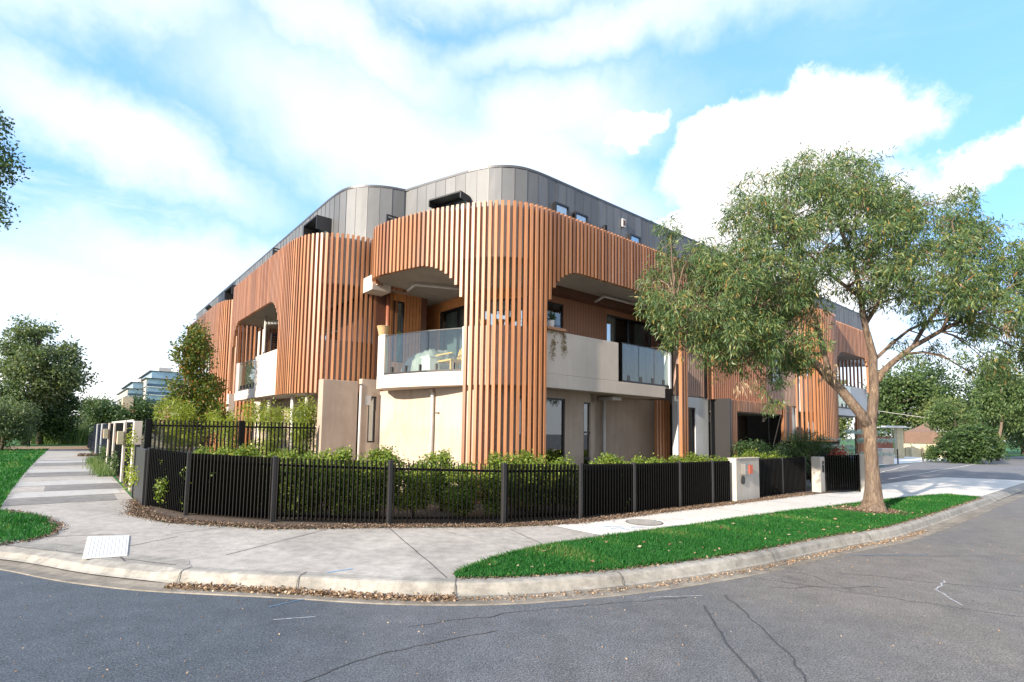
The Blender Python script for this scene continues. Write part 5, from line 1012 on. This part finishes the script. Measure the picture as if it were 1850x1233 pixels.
for u, v, r_, h, lab in ((9.6, -1.1, .55, 1.55, 'dark green rounded shrub left of the garage'), (10.7, -1.1, .6, 1.5, 'dark green rounded shrub in front of the garage'), (11.9, -1.2, .5, 1.35, 'low brownish green shrub right of the garage')):
    p = P(u, v); t = thing('garden_shrub', lab, 'shrub', (p.x, p.y, 0), 'dark shrubs before the garage'); crown('foliage', 'darkgreen', rnd_clumps((p.x, p.y, h*.55), r_, r_*.7, h*.38, 18, .2, .3), 4200, .055, .02, 0, t, .3, 3, .05, gap=.5); stems(t, (p.x, p.y, 0), (p.x, p.y, h*.6), 6, .02, .3)
p = P(13.4, -1.35); t = thing('cypress_shrub', 'bushy dark green shrub with fine foliage in front of the slat screen', 'shrub', (p.x, p.y, 0)); crown('foliage', 'darkgreen', rnd_clumps((p.x, p.y, 1.35), .75, .5, .42, 30, .18, .28), 7500, .07, .008, -.1, t, .3, 4, .05, gap=.5); stems(t, (p.x, p.y, 0), (p.x, p.y, 1.2), 6, .025, .4)
p = P(15.9, -2.0); t = thing('silver_spruce', 'silver blue conifer with layered branches behind the gum trunk', 'conifer', (p.x, p.y, 0))
lay = []
for k in range(15):
    z = random.choice([1.0, 1.25, 1.5, 1.8, 2.05]); a = random.random()*6.28; 
    for s in (.2, .45, .7, .95): rr = s*(1.25-.3*(z-1)); lay.append((p.x+rr*math.cos(a), p.y+rr*math.sin(a), z+.03*s, .13, .13, .035))
crown('foliage', 'silver', lay, 4200, .07, .012, -.2, t, .2, 3, .03); stems(t, (p.x, p.y, 0), (p.x, p.y, 2.0), 2, .04, .05, 'trunk')
t = thing('red_shrub', 'small red leaved shrub behind the gate', 'shrub', tuple(P(15.0, -1.7))); p = P(15.0, -1.7); crown('foliage', 'redleaf', [(p.x, p.y, 1.0, .3, .3, .3)], 300, .07, .03, 0, t, .2, 3, .05); stems(t, (p.x, p.y, 0), (p.x, p.y, .9), 4, .015, .15)
for i in range(4): p = P(11.9+i*.75, -2.6+.15*i); t = thing('garden_shrub', ['green strappy shrub just inside the gate', 'leafy green shrub behind the gate pillar', 'low green shrub left of the silver conifer', 'low green shrub below the silver conifer'][i], 'shrub', (p.x, p.y, 0), 'low shrubs inside the gate'); crown('foliage', 'midgreen', rnd_clumps((p.x, p.y, .55), .35, .35, .35, 8, .18, .25), 1300, .07, .018, 0, t, .3, 3, .05); stems(t, (p.x, p.y, 0), (p.x, p.y, .6), 5, .012, .2)

# ---- left background
lt = rnd_clumps((-39.8, 44.5, 6.6), 3.3, 2.4, 3.3, 70, .45, .85, .2)+[(-36.9, 44, 4.9, .7, .7, .6), (-36.6, 44, 5.6, .5, .5, .4), (-37.4, 44, 6.6, .6, .6, .5), (-40.9, 44, 9.9, .7, .7, .6), (-38.9, 44, 9.6, .5, .5, .5)]
tree('broad_tree', 'tall broad grey green tree at the left beyond the path', 'tree', (-40, 44, 0), lt, 24000, 'greywillow', .24, .07, [(-40, 44, 0), (-40, 44.2, 3), (-39.8, 44.4, 6), (-40, 44.4, 9.5)], r=.30, gap=1.0, sprayr=.24, spray=6)
tree('broad_tree', 'dark rounded tree below the tall left tree', 'tree', (-40.6, 46, 0), rnd_clumps((-40.6, 46, 3.2), 2.4, 1.8, 2.3, 32, .7, 1.1), 15000, 'darkgreen', .24, .07, [(-40.6, 46, 0), (-40.6, 46, 2), (-40.6, 46, 4.4)], r=.25, gap=1.5, sprayr=.25)
tree('round_bush', 'dark round bush at the left edge of the lawn', 'bush', (-31.6, 33.4, 0), rnd_clumps((-32.0, 33.6, 1.75), 1.6, 1.3, 1.45, 32, .45, .7), 15000, 'greywillow', .13, .04, [(-32, 33.6, 0), (-32, 33.6, 1), (-32, 33.6, 2)], r=.1, gap=.8, sprayr=.15)
tree('leafy_shrub', 'lighter green shrub behind the round bush at the left edge', 'bush', (-41, 43, 0), rnd_clumps((-40.5, 42, 3.), 1.8, 1.2, 2.4, 26, .6, .9), 9000, 'midgreen', .2, .06, [(-40.5, 42, 0), (-40.5, 42, 2), (-40.5, 42, 4)], r=.15, gap=1.2, sprayr=.22)
sh = [(-34.6, 48, 2.4, 1.6, 'midgreen', 'green shrub at the far end of the lawn, left of the gap'), (-33.4, 52, 1.7, 1.4, 'midgreen', 'low green shrub in the middle of the far hedgerow'), (-36.6, 52, 2.0, 1.6, 'olive', 'olive shrub at the far end of the path'), (-38.8, 54, 3.7, 2.1, 'olive', 'tall olive green bush beyond the path, left one'), (-36.5, 54, 4.2, 2.3, 'olive', 'tallest olive green bush beyond the path, middle'), (-33.6, 50, 3.6, 1.9, 'olive', 'olive bush behind the navy fences'), (-42.5, 56, 3.6, 2.2, 'greywillow', 'grey green bush beside the dark tree beyond the lawn'), (-45.5, 58, 3.3, 2.2, 'greywillow', 'grey green bush under the far dark tree')]
for x, y, h, w, mt_, lab in sh: tree('far_bush', lab, 'bush', (x, y, 0), rnd_clumps((x, y, h*.52), w, w*.7, h*.42, 26, .4*w*.55, .7*w*.55), 7500, mt_, .18, .055, [(x, y, 0), (x, y, h*.3), (x, y, h*.6)], r=.08, gap=1., sprayr=.2, group='bushes beyond the side path')
for x, y, h, w, lab in ((-27.5, 36, 3.2, 1.1, 'dark green small tree above the far white pillars'), (-25.3, 36, 3.0, 1.0, 'dark green small tree before the red roof'), (-30.8, 44, 4.0, 1.5, 'green tree left of the white roof'), (-31, 52, 4.9, 2.0, 'broad green tree at the foot of the distant apartments'), (-35.5, 58, 5.3, 2.1, 'green tree below the farther apartment block')):
    tree('garden_tree', lab, 'tree', (x, y, 0), rnd_clumps((x, y, h-w*.9), w, w*.8, w, 20, .4*w, .55*w), 6500, 'darkgreen' if y < 50 else 'midgreen', .16, .05, [(x, y, 0), (x, y, h*.4), (x, y, h*.75)], r=.09, gap=1., sprayr=.18, group='garden trees by the red roofed house')
tree('distant_tree', 'small spiky tree on the skyline beyond the olive bushes', 'tree', (-62.9, 80, 0), rnd_clumps((-62.9, 80, 4.6), 2.0, 1.5, .9, 16, .5, .7), 2600, 'greywillow', .5, .08, [(-62.9, 80, 0), (-62.9, 80, 2), (-62.9, 80, 4.6)], r=.2, gap=1.5, sprayr=.3, droop=-.3)
# reeds on the far lawn edge and dry bed
def blades(name, pts, h, w, mat, label):
    b = np.array(pts); m = len(b); a = RNG.random(m)*6.283; s = np.c_[np.cos(a), np.sin(a), np.zeros(m)]*w; hh = h*(.4+.9*RNG.random(m)); lean = RNG.normal(size=(m, 2))*.2*hh[:, None]; pos = np.c_[b, np.zeros(m)]
    V = np.empty((m, 3, 3)); V[:, 0] = pos-s; V[:, 1] = pos+s; V[:, 2] = pos+np.c_[lean, hh]; o = npmesh(name, V.reshape(-1, 3), np.arange(m*3).reshape(m, 3), RNG.random(m), mat); return tag(o, label, 'grass', kind='stuff')
blades('reeds', [(random.uniform(-44, -33), random.gauss(49.2, .8)) for _ in range(9000)], 1.5, .03, 'reed', 'tall green reeds and long grass along the far edge of the lawn')
blades('dry_grass', [tuple(P(-5.75+random.gauss(0, .16), random.uniform(12.5, 24)))[:2] for _ in range(3500)], .22, .008, 'reed', 'dry grass tufts at the foot of the side fences')
struct(MB().sheet([Pw(-9.8, 38.5), Pw(-5.6, 38.5), Pw(-5.4, 47), Pw(-12, 46.5)][::-1], .006).build('bare_earth', paving('bare_earth', (.30, .20, .13), .3, .3), solid=False), 'bare brown earth patch at the end of the side path', 'earth')
# overhanging tree at the top left, trunk outside the frame
tl = [(x*2.0+.2, 20, (z-1.6)*2.0+1.6, rx*1.5, rx*1.5, rz*1.5) for x, z, rx, rz in ((-10.3, 6.95, .36, .36), (-10.2, 6.5, .36, .28), (-9.95, 6.68, .26, .2), (-10.4, 7.5, .36, .34), (-10.2, 5.95, .28, .24), (-10.0, 5.6, .17, .16), (-10.9, 7.0, .6, .7), (-11.3, 6.2, .6, .5), (-11.8, 7.3, .7, .7))]
tree('overhanging_tree', 'dark tree branches hanging into the top left corner', 'tree', (-25.6, 20.5, 0), tl, 9000, 'darkgreen', .13, .042, [(-25.6, 20.5, 0), (-25.4, 20.5, 5), (-24.6, 20.3, 9), (-23.8, 20, 12)], r=.28, gap=1., sprayr=.16)

# ---- distant apartment blocks
def block(name, label, corner, lw_, rw_, z0, z1, zs):
    t = thing(name, label, 'building', (corner[0], corner[1], 0), None); C0 = Vector((corner[0], corner[1], 0))
    def bx(du0, du1, dv0, dv1, za, zb_, nm, mt_): MB().box(C0+DR*(du0+du1)/2+DL*(dv0+dv1)/2+Vector((0, 0, (za+zb_)/2)), DR*(du1-du0)/2, DL*(dv1-dv0)/2, (0, 0, (zb_-za)/2)).build(nm, mt_, t)
    bx(0, rw_, 0, lw_, 0, z1, 'wall', 'towerwall'); h = (z1-z0)/zs
    for k in range(zs):
        za = z0+k*h
        if k >= 2:
            bx(.3, rw_+.02, -.25, -.02, za+h*.42, za+h*.95, 'window_band', 'towerglass'); bx(.1, rw_+.2, -.8, -.3, za+h*.95, za+h*1.08, 'balcony_slab', 'dish'); bx(.1, rw_+.2, -.8, -.72, za+h*.02, za+h*.36, 'balcony_glass', 'towerblue')
        else:
            q = 1.2
            while q < rw_-1.8: bx(q, q+1.6, -.12, -.02, za+h*.3, za+h*.8, 'window', 'towerblue'); q += 3.0
        q = 1.0
        while q < lw_-1: bx(-.05, -.01, q, q+.5, za+h*.35, za+h*.7, 'window', 'greypipe'); q += 2.6
        bx(-.12, -.01, 0, lw_, za-.12, za+.12, 'floor_line', 'darkgrey')
    bx(-.5, rw_+.8, -1., lw_*.98, z1, z1+.22, 'roof_slab', 'darkgrey'); bx(1.2, rw_, .6, lw_-1.2, z1+.22, z1+h, 'penthouse', 'towerglass'); bx(.6, rw_, .2, lw_-.8, z1+h, z1+h+.18, 'roof_slab', 'darkgrey'); bx(3, 6, 2, 4, z1+h+.18, z1+h+1.4, 'plant_room', 'greypipe')
M['towerwall'] = plain('tower_wall', (.38, .37, .35), .7, var=.04); M['towerglass'] = plain('tower_glass', (.25, .38, .48), .2, .3, var=.15, scale=.6); M['towerblue'] = plain('tower_blue', (.04, .10, .17), .25, .2, var=.4, scale=.5)
block('apartment_tower', 'nearer and larger distant apartment block with blue glass balconies', (-103.6, 150), 34, 11, 4.0, 15.4, 5)
block('apartment_tower', 'smaller distant apartment block left of the larger one', (-110.9, 153), 40, 5, 2.5, 12.6, 5)
# ---- red roofed house
hs = thing('brick_house', 'low house with a red tiled roof and a white roof patch behind the small trees', 'house', (-30, 46, 0))
MB().ub(-4.5, 7, 40.5, 48, 0, 1.9).build('wall', 'beige', hs)
m = MB(); e0, e1, r_ = 1.95, 3.45, 44.2
m.add([P(-5, 40, e0), P(7.5, 40, e0), P(7.5, 48.5, e0), P(-5, 48.5, e0), P(-2.5, r_, e1), P(7.5, r_, e1)], [(0, 1, 5, 4), (2, 3, 4, 5), (3, 0, 4), (1, 2, 5), (0, 3, 2, 1)]); m.build('roof', 'tilered', hs)
m = MB(); m.add([P(-.6, 41.6, 2.62), P(3.4, 41.6, 2.62), P(3.0, 43.9, 3.42), P(.2, 43.9, 3.42)], [(0, 1, 2, 3)]); m.build('roof_panel', 'dish', hs, solid=False)
MB().ub(-3.6, -2.9, 43, 43.7, 2.5, 4.0).build('chimney', 'beige', hs)
lh = thing('low_house', 'dark low house with a brown roof glimpsed beyond the lawn', 'house', (-50, 64, 0)); MB().wb(-52, -47.5, 63, 67, 0, 2.6).build('wall', 'navy', lh); m = MB(); m.add([(-52.5, 62.5, 2.6), (-47, 62.5, 2.6), (-47, 67.5, 2.6), (-52.5, 67.5, 2.6), (-50.8, 65, 3.4), (-48.8, 65, 3.4)], [(0, 1, 5, 4), (1, 2, 5), (2, 3, 4, 5), (3, 0, 4), (0, 3, 2, 1)]); m.build('roof', 'cloth', lh)

# ---- right background
bgd = [(43.5, 60, 9.6, 4.2, 'midgreen', 'green tree behind the gum trunk, leftmost of the far row'), (49, 62, 9.8, 4.2, 'darkgreen', 'dark tree above the brown shade tent'), (54.5, 60, 9.6, 4.2, 'darkgreen', 'dark tree right of the shade tent'), (59.5, 62, 9.0, 4.0, 'olive', 'olive tree in the far row, right of the tent'), (65.5, 64, 9.5, 4.4, 'darkgreen', 'rightmost dark tree of the far row'), (37.5, 64, 8.8, 3.4, 'olive', 'pale green tree behind the end of the right wing'), (46.5, 57, 5.8, 2.4, 'olive', 'grey olive tree just behind the shade tent')]
for x, y, h, w, mt_, lab in bgd: tree('background_tree', lab, 'tree', (x, y, 0), rnd_clumps((x, y, h*.55), w, w*.7, h*.42, 34, w*.28, w*.42), 12000, mt_, .34, .09, [(x, y, 0), (x, y, h*.35), (x, y, h*.8)], r=.25, gap=2., sprayr=.35, group='far row of trees on the right')
tree('drooping_tree', 'tall tree with drooping leaves and a thin pale trunk at the right edge', 'tree', (38.6, 41, 0), rnd_clumps((39.6, 42, 5.0), 3.2, 1.8, 2.8, 48, .5, .9), 20000, 'midgreen', .26, .045, [(37.3, 41, 0), (37.5, 41, 1.8), (38.0, 41, 3.4), (38.2, 41.4, 6.0)], 'bark', r=.13, gap=1.5, sprayr=.25, droop=.45, limbs=False)
tree('drooping_tree', 'dark shady tree at the far right edge', 'tree', (44.5, 45, 0), rnd_clumps((44, 45, 3.6), 2.8, 1.6, 3.0, 26, .7, 1.1), 12000, 'darkgreen', .26, .05, [(44, 45, 0), (44, 45, 2.), (44, 45, 5)], r=.2, gap=1.5, sprayr=.25)
tree('laurel_bush', 'large glossy dark green bush at the end of the lane', 'bush', (31, 36, 0), rnd_clumps((31, 36, 1.25), 1.75, 1.1, 1.15, 46, .3, .55), 13000, 'darkgreen', .22, .055, [(31, 36, 0), (31, 36, 1), (31, 36, 1.6)], r=.08, gap=.8, sprayr=.14)
tree('flowering_shrub', 'taller loose green shrub with reddish tips behind the large bush', 'bush', (31.3, 37.5, 0), rnd_clumps((31.2, 37.6, 3.2), 1.5, .9, 1.5, 26, .3, .5), 6500, 'midgreen', .15, .05, [(31.3, 37.6, 0), (31.3, 37.6, 1.6), (31.4, 37.6, 3.6)], r=.07, gap=.9, sprayr=.16)
tree('leafy_shrub', 'low green shrub left of the large bush beside the bins', 'bush', (29.3, 37.0, 0), rnd_clumps((29.3, 37.3, .6), .45, .4, .45, 10, .22, .3), 2500, 'midgreen', .13, .03, [(28.9, 37.5, 0), (28.9, 37.5, .5), (28.9, 37.5, 1)], r=.04, sprayr=.1)
tree('leafy_shrub', 'small upright shrub right of the large bush', 'bush', (34.5, 38.5, 0), rnd_clumps((34.6, 38.5, 1.2), .5, .5, 1.0, 10, .3, .4), 2500, 'olive', .13, .03, [(34.6, 38.5, 0), (34.6, 38.5, .5), (34.6, 38.5, 1)], r=.04, sprayr=.1)
# shade tent
te = thing('shade_tent', 'brown peaked shade tent with a pale stripe behind the beige bins', 'shade tent', (39.5, 50, 0)); ap = Vector((39.9, 50.5, 3.55)); cs = [Vector((36.2, 49.2, 2.25)), Vector((40.4, 48.3, 2.2)), Vector((43.4, 50.6, 2.25)), Vector((39.2, 53, 2.25))]
def sag(a, b, c, k=6):
    m = MB(); vs = []; idx = {}
    for i in range(k+1):
        for j in range(i+1):
            s = i/k; e = b.lerp(c, j/i) if i else b; p = a.lerp(e, s); p.z -= .28*math.sin(math.pi*s)*.6; idx[i, j] = len(vs); vs.append(p)
    fs = []
    for i in range(k):
        for j in range(i+1):
            fs.append((idx[i, j], idx[i+1, j], idx[i+1, j+1]))
            if j < i: fs.append((idx[i, j], idx[i+1, j+1], idx[i, j+1]))
    m.add(vs, fs); return m
for i in range(4): sag(ap, cs[i], cs[(i+1) % 4]).build('canopy', 'cloth', te, solid=False, smooth=True)
sag(ap+Vector((-.02, -.05, .03)), cs[0].lerp(cs[1], .62)+Vector((0, -.03, .03)), cs[0].lerp(cs[1], .86)+Vector((0, -.03, .03))).build('pale_stripe', 'clothwhite', te, solid=False, smooth=True)
for c in cs: MB().tube([c, (c.x, c.y, 0)], .06, 8).build('pole', 'barkdark', te)
for a, b in ((0, 1), (1, 2)): m = MB(); m.add([cs[a], cs[b], cs[b]-Vector((0, 0, 1.05)), cs[a]-Vector((0, 0, 1.05))], [(0, 1, 2, 3)]); m.build('side_curtain', 'cloth', te, solid=False)
MB().tube([ap, (34.5, 53, 4.6)], .02, 5).build('guy_rope', 'greypipe', te)
um = thing('cantilever_awning', 'pale grey curved awning roof on a single post left of the tent', 'awning', (31.8, 44, 0)); m = MB(); m.box((31.6, 44, 2.52), (1.0, 0, 0), (0, .7, 0), (0, 0, .035)); m.box((31.6, 44, 2.60), (.7, 0, 0), (0, .5, 0), (0, 0, .04)); m.build('roof', 'dish', um, bev=.03); MB().wb(31.8, 32.3, 43.9, 44.3, 0, 2.49).build('post', 'beige', um); MB().tube([(31.4, 44, 2.5), (31.4, 44, 1.8)], .04, 6).build('strut', 'greypipe', um)
rw2 = thing('brick_wall', 'low red brick wall behind the white posts', 'wall', (30.5, 45, 0)); MB().wb(29.6, 32.2, 45, 45.3, 0, 1.75).build('wall', 'tilered', rw2, bev=.01)
bl_ = ['leftmost', 'second', 'third', 'fourth', 'rightmost']
for i in range(5):
    a = Vector((34.9+i*.62, 48.6-i*1.05, 0)); b = Vector((36.2+i*.62, 47.9-i*1.05, 0))
    t = thing('beige_bin', bl_[i]+' of the five beige panelled boxes standing on the white yard', 'box', tuple((a+b)/2), 'beige boxes lined up on the yard')
    d = (b-a).normalized(); n = Vector((-d.y, d.x, 0)); MB().box((a+b)/2+Vector((0, 0, .55)), d*.66, n*.4, (0, 0, .55)).build('body', 'beige', t, bev=.02); MB().box((a+b)/2+Vector((0, 0, 1.13)), d*.69, n*.43, (0, 0, .03)).build('lid', 'beige', t); MB().box((a+b)/2-n*.405+Vector((0, 0, .55)), d*.015, n*.004, (0, 0, .5)).build('joint', 'brown', t)
for i, (x, y, h, lab) in enumerate([(23.3, 33.2, .95, 'white rendered post at the left end of the white yard'), (21.9, 32.6, .8, 'low white wall end beside the gum trunk')]):
    t = thing('white_post', lab, 'post', (x, y, 0)); MB().wb(x-.35, x+.35, y-.2, y+.2, 0, h).build('block', 'white', t, bev=.01); MB().wb(x-.37, x+.37, y-.22, y+.22, h, h+.04).build('cap', 'dish', t)
pp = thing('signal_post', 'thin dark post standing at the edge of the white yard', 'post', (24.6, 34, 0)); MB().tube([(24.6, 34, 0), (24.6, 34, .9)], .04, 8).build('pole', 'darkgrey', pp); MB().lathe((24.6, 34, .9), [(.05, 0), (.05, .03), (.01, .05)], 10).build('cap', 'darkgrey', pp)
# ---- trees behind the viewer, seen in the glass
for x, y, h, w, lab in ((14, -9, 8, 3.0, 'street tree across the road to the right of the viewer'), (24, -3, 7.5, 2.8, 'street tree across the road, farther right'), (3, -16, 9, 3.4, 'street tree behind the viewer')):
    tree('street_tree', lab, 'tree', (x, y, -.13), rnd_clumps((x, y, h*.62), w, w, h*.30, 22, w*.3, w*.45), 3500, 'greywillow', .3, .09, [(x, y, -.13), (x, y, h*.3), (x, y, h*.7)], r=.2, gap=2., sprayr=.3, group='street trees across the road')

# ------------------------------------------------------------------ small things on the balconies
def pot(name, label, u, v, z, r, h, mat, plant=None, ph=.2, cat='plant pot', n=120, group=None):
    c = P(u, v, z); t = thing(name, label, cat, tuple(c), group); MB().lathe(c, [(r*.7, 0), (r*.85, h*.5), (r, h*.93), (r*1.05, h*.93), (r*1.05, h), (r*.9, h)], 16).build('pot', mat, t, smooth=False)
    if plant: crown('plant', plant, [(c.x, c.y, c.z+h+ph*.45, r*.9, r*.9, ph*.5)], n, .07, .018, 0, t, .1, 2, .02)
    return t
pg = 'pots on the round parapet'
pot('plant_pot', 'brown box pot on the parapet, leftmost behind the column slats', .62, 1.02, 4.11, .13, .17, 'wicker', None, group=pg)
pot('plant_pot', 'brown box pot on the parapet, second from the left behind the column slats', .90, .72, 4.11, .13, .17, 'wicker', None, group=pg)
pot('plant_pot', 'small pale pink pot with a dark seedling on the parapet', 1.10, .52, 4.11, .06, .10, 'dish', 'darkgreen', .14, group=pg)
pot('plant_pot', 'terracotta pot with a spiky plant on the parapet', 1.45, .36, 4.11, .09, .12, 'terracotta', 'midgreen', .20, group=pg)
t = pot('plant_pot', 'white pot with a red flower on the parapet', 1.85, .24, 4.11, .08, .26, 'dish', 'midgreen', .16, group=pg); MB().lathe(P(1.85, .20, 4.42), [(.005, 0), (.035, .02), (.03, .05), (.005, .07)], 8).build('flower', 'redflower', t)
pot('plant_pot', 'white pot with dark leaves at the right end of the parapet', 2.15, .24, 4.11, .08, .26, 'dish', 'darkgreen', .2, group=pg)
pot('wicker_basket', 'round wicker basket on the rounded stub wall', -.52, 3.92, 4.125, .17, .26, 'wicker', None, cat='basket')
t = thing('hanging_plant', 'dried brown plant trailing over the right parapet beside the slat column', 'plant', tuple(P(2.1, .1, 4.1))); c = P(2.12, .12, 4.16)
crown('dry_leaves', 'dryplant', [(c.x+DR.x*a, c.y+DR.y*a, 4.14-b, .09, .05, .10+b*.3) for a, b in ((-.22, 0), (-.1, .05), (.05, .0), (.2, .0), (.3, .08), (-.05, .3), (-.08, .55), (.30, .28), (.32, .45))], 800, .055, .01, .6, t, .1, 3, .02)
MB().ub(1.84, 2.48, .04, .30, 4.105, 4.18).build('trough', 'terracotta', t, bev=.01)
# garden chair
ch = thing('wooden_chair', 'yellow slatted timber chair behind the glass of the corner balcony', 'chair', tuple(P(.72, 2.25, 3.04)))
def cb(u0_, u1_, v0_, v1_, z0, z1, nm): MB().ub(u0_, u1_, v0_, v1_, z0, z1).build(nm, 'yellowwood', ch)
cb(.35, 1.0, 1.95, 2.6, 3.38, 3.42, 'seat')
for a, b in ((.36, 1.96), (.36, 2.55), (.94, 1.96), (.94, 2.55)): cb(a, a+.05, b, b+.05, 3.04, 3.38, 'leg')
for k in range(9): a = k*math.pi/8; m = MB(); m.seg(P(.92, 1.98+k*.072, 3.42), P(1.05, 1.95+k*.078, 3.78+.08*math.sin(a)), .035, .02); m.build('back_slat', 'yellowwood', ch)
cb(.34, .40, 1.90, 2.65, 3.55, 3.58, 'armrest')
# covered furniture
cf = thing('covered_furniture', 'outdoor furniture under a crumpled silver grey cover on the corner balcony', 'covered furniture', tuple(P(.7, 3.5, 3.04))); m = MB(); nx, ny = 26, 16; vs = []
for j in range(ny+1):
    for i in range(nx+1):
        s = i/nx; t_ = j/ny; e = min(s, 1-s, .18)/.18; f = min(t_, 1-t_, .2)/.2; z = 3.05+(.74-.18*s)*math.sin(min(e, 1)*1.57)**.5*math.sin(min(f, 1)*1.57)**.5+random.uniform(-.055, .055)*(e > .1); vs.append(P(.15+t_*1.1+random.uniform(-.02, .02), 2.75+s*1.55+random.uniform(-.02, .02), max(3.045, z)))
m.add(vs, [(j*(nx+1)+i, j*(nx+1)+i+1, (j+1)*(nx+1)+i+1, (j+1)*(nx+1)+i) for j in range(ny) for i in range(nx)]); m.build('cover', 'tarp', cf, solid=False, smooth=True); MB().ub(.3, 1.1, 2.95, 4.1, 3.041, 3.3).build('table', 'darkgrey', cf)
wp = thing('white_tub', 'square white tub standing beside the timber chair', 'tub', tuple(P(.25, 2.85, 3.04))); MB().ub(.1, .42, 2.55, 2.95, 3.045, 3.50).build('tub', 'dish', wp, bev=.02); MB().ub(.08, .44, 2.53, 2.97, 3.50, 3.53).build('rim', 'dish', wp)
# terrace clothes airer
ai = thing('clothes_airer', 'folding clothes airer standing above the slats of the second bay', 'clothes airer', tuple(P(0, 7.7, 7.2)))
m = MB(); m.tube([P(-.72, 8.35, 8.20), P(.05, 7.65, 8.22)], .02, 6); m.tube([P(.05, 7.65, 8.22), P(.45, 7.2, 8.05)], .022, 6); m.build('arm', 'darkgrey', ai); m = MB(); m.tube([P(.02, 7.7, 8.2), P(-.12, 7.8, 7.2)], .018, 6); m.tube([P(.05, 7.65, 8.2), P(.22, 7.5, 7.2)], .018, 6); m.build('leg', 'darkgrey', ai)
MB().lathe(P(.04, 7.66, 8.16), [(.06, 0), (.07, .05), (.05, .12)], 10).build('hub', 'black', ai); m = MB()
for k in range(6): m.tube([P(-.65+k*.11, 8.28-k*.1, 8.18), P(-.95+k*.13, 7.9-k*.08, 7.75)], .008, 4)
m.build('wire', 'greypipe', ai)
ub_ = thing('folded_parasol', 'small folded blue parasol tip beside the clothes airer', 'parasol', tuple(P(-.7, 8.2, 7.2))); MB().lathe(P(-.62, 8.1, 7.55), [(.02, 0), (.16, .02), (.12, .2), (.02, .48)], 12).build('cloth', 'cobalt', ub_); MB().tube([P(-.62, 8.1, 6.95), P(-.62, 8.1, 8.1)], .015, 6).build('pole', 'steel', ub_)
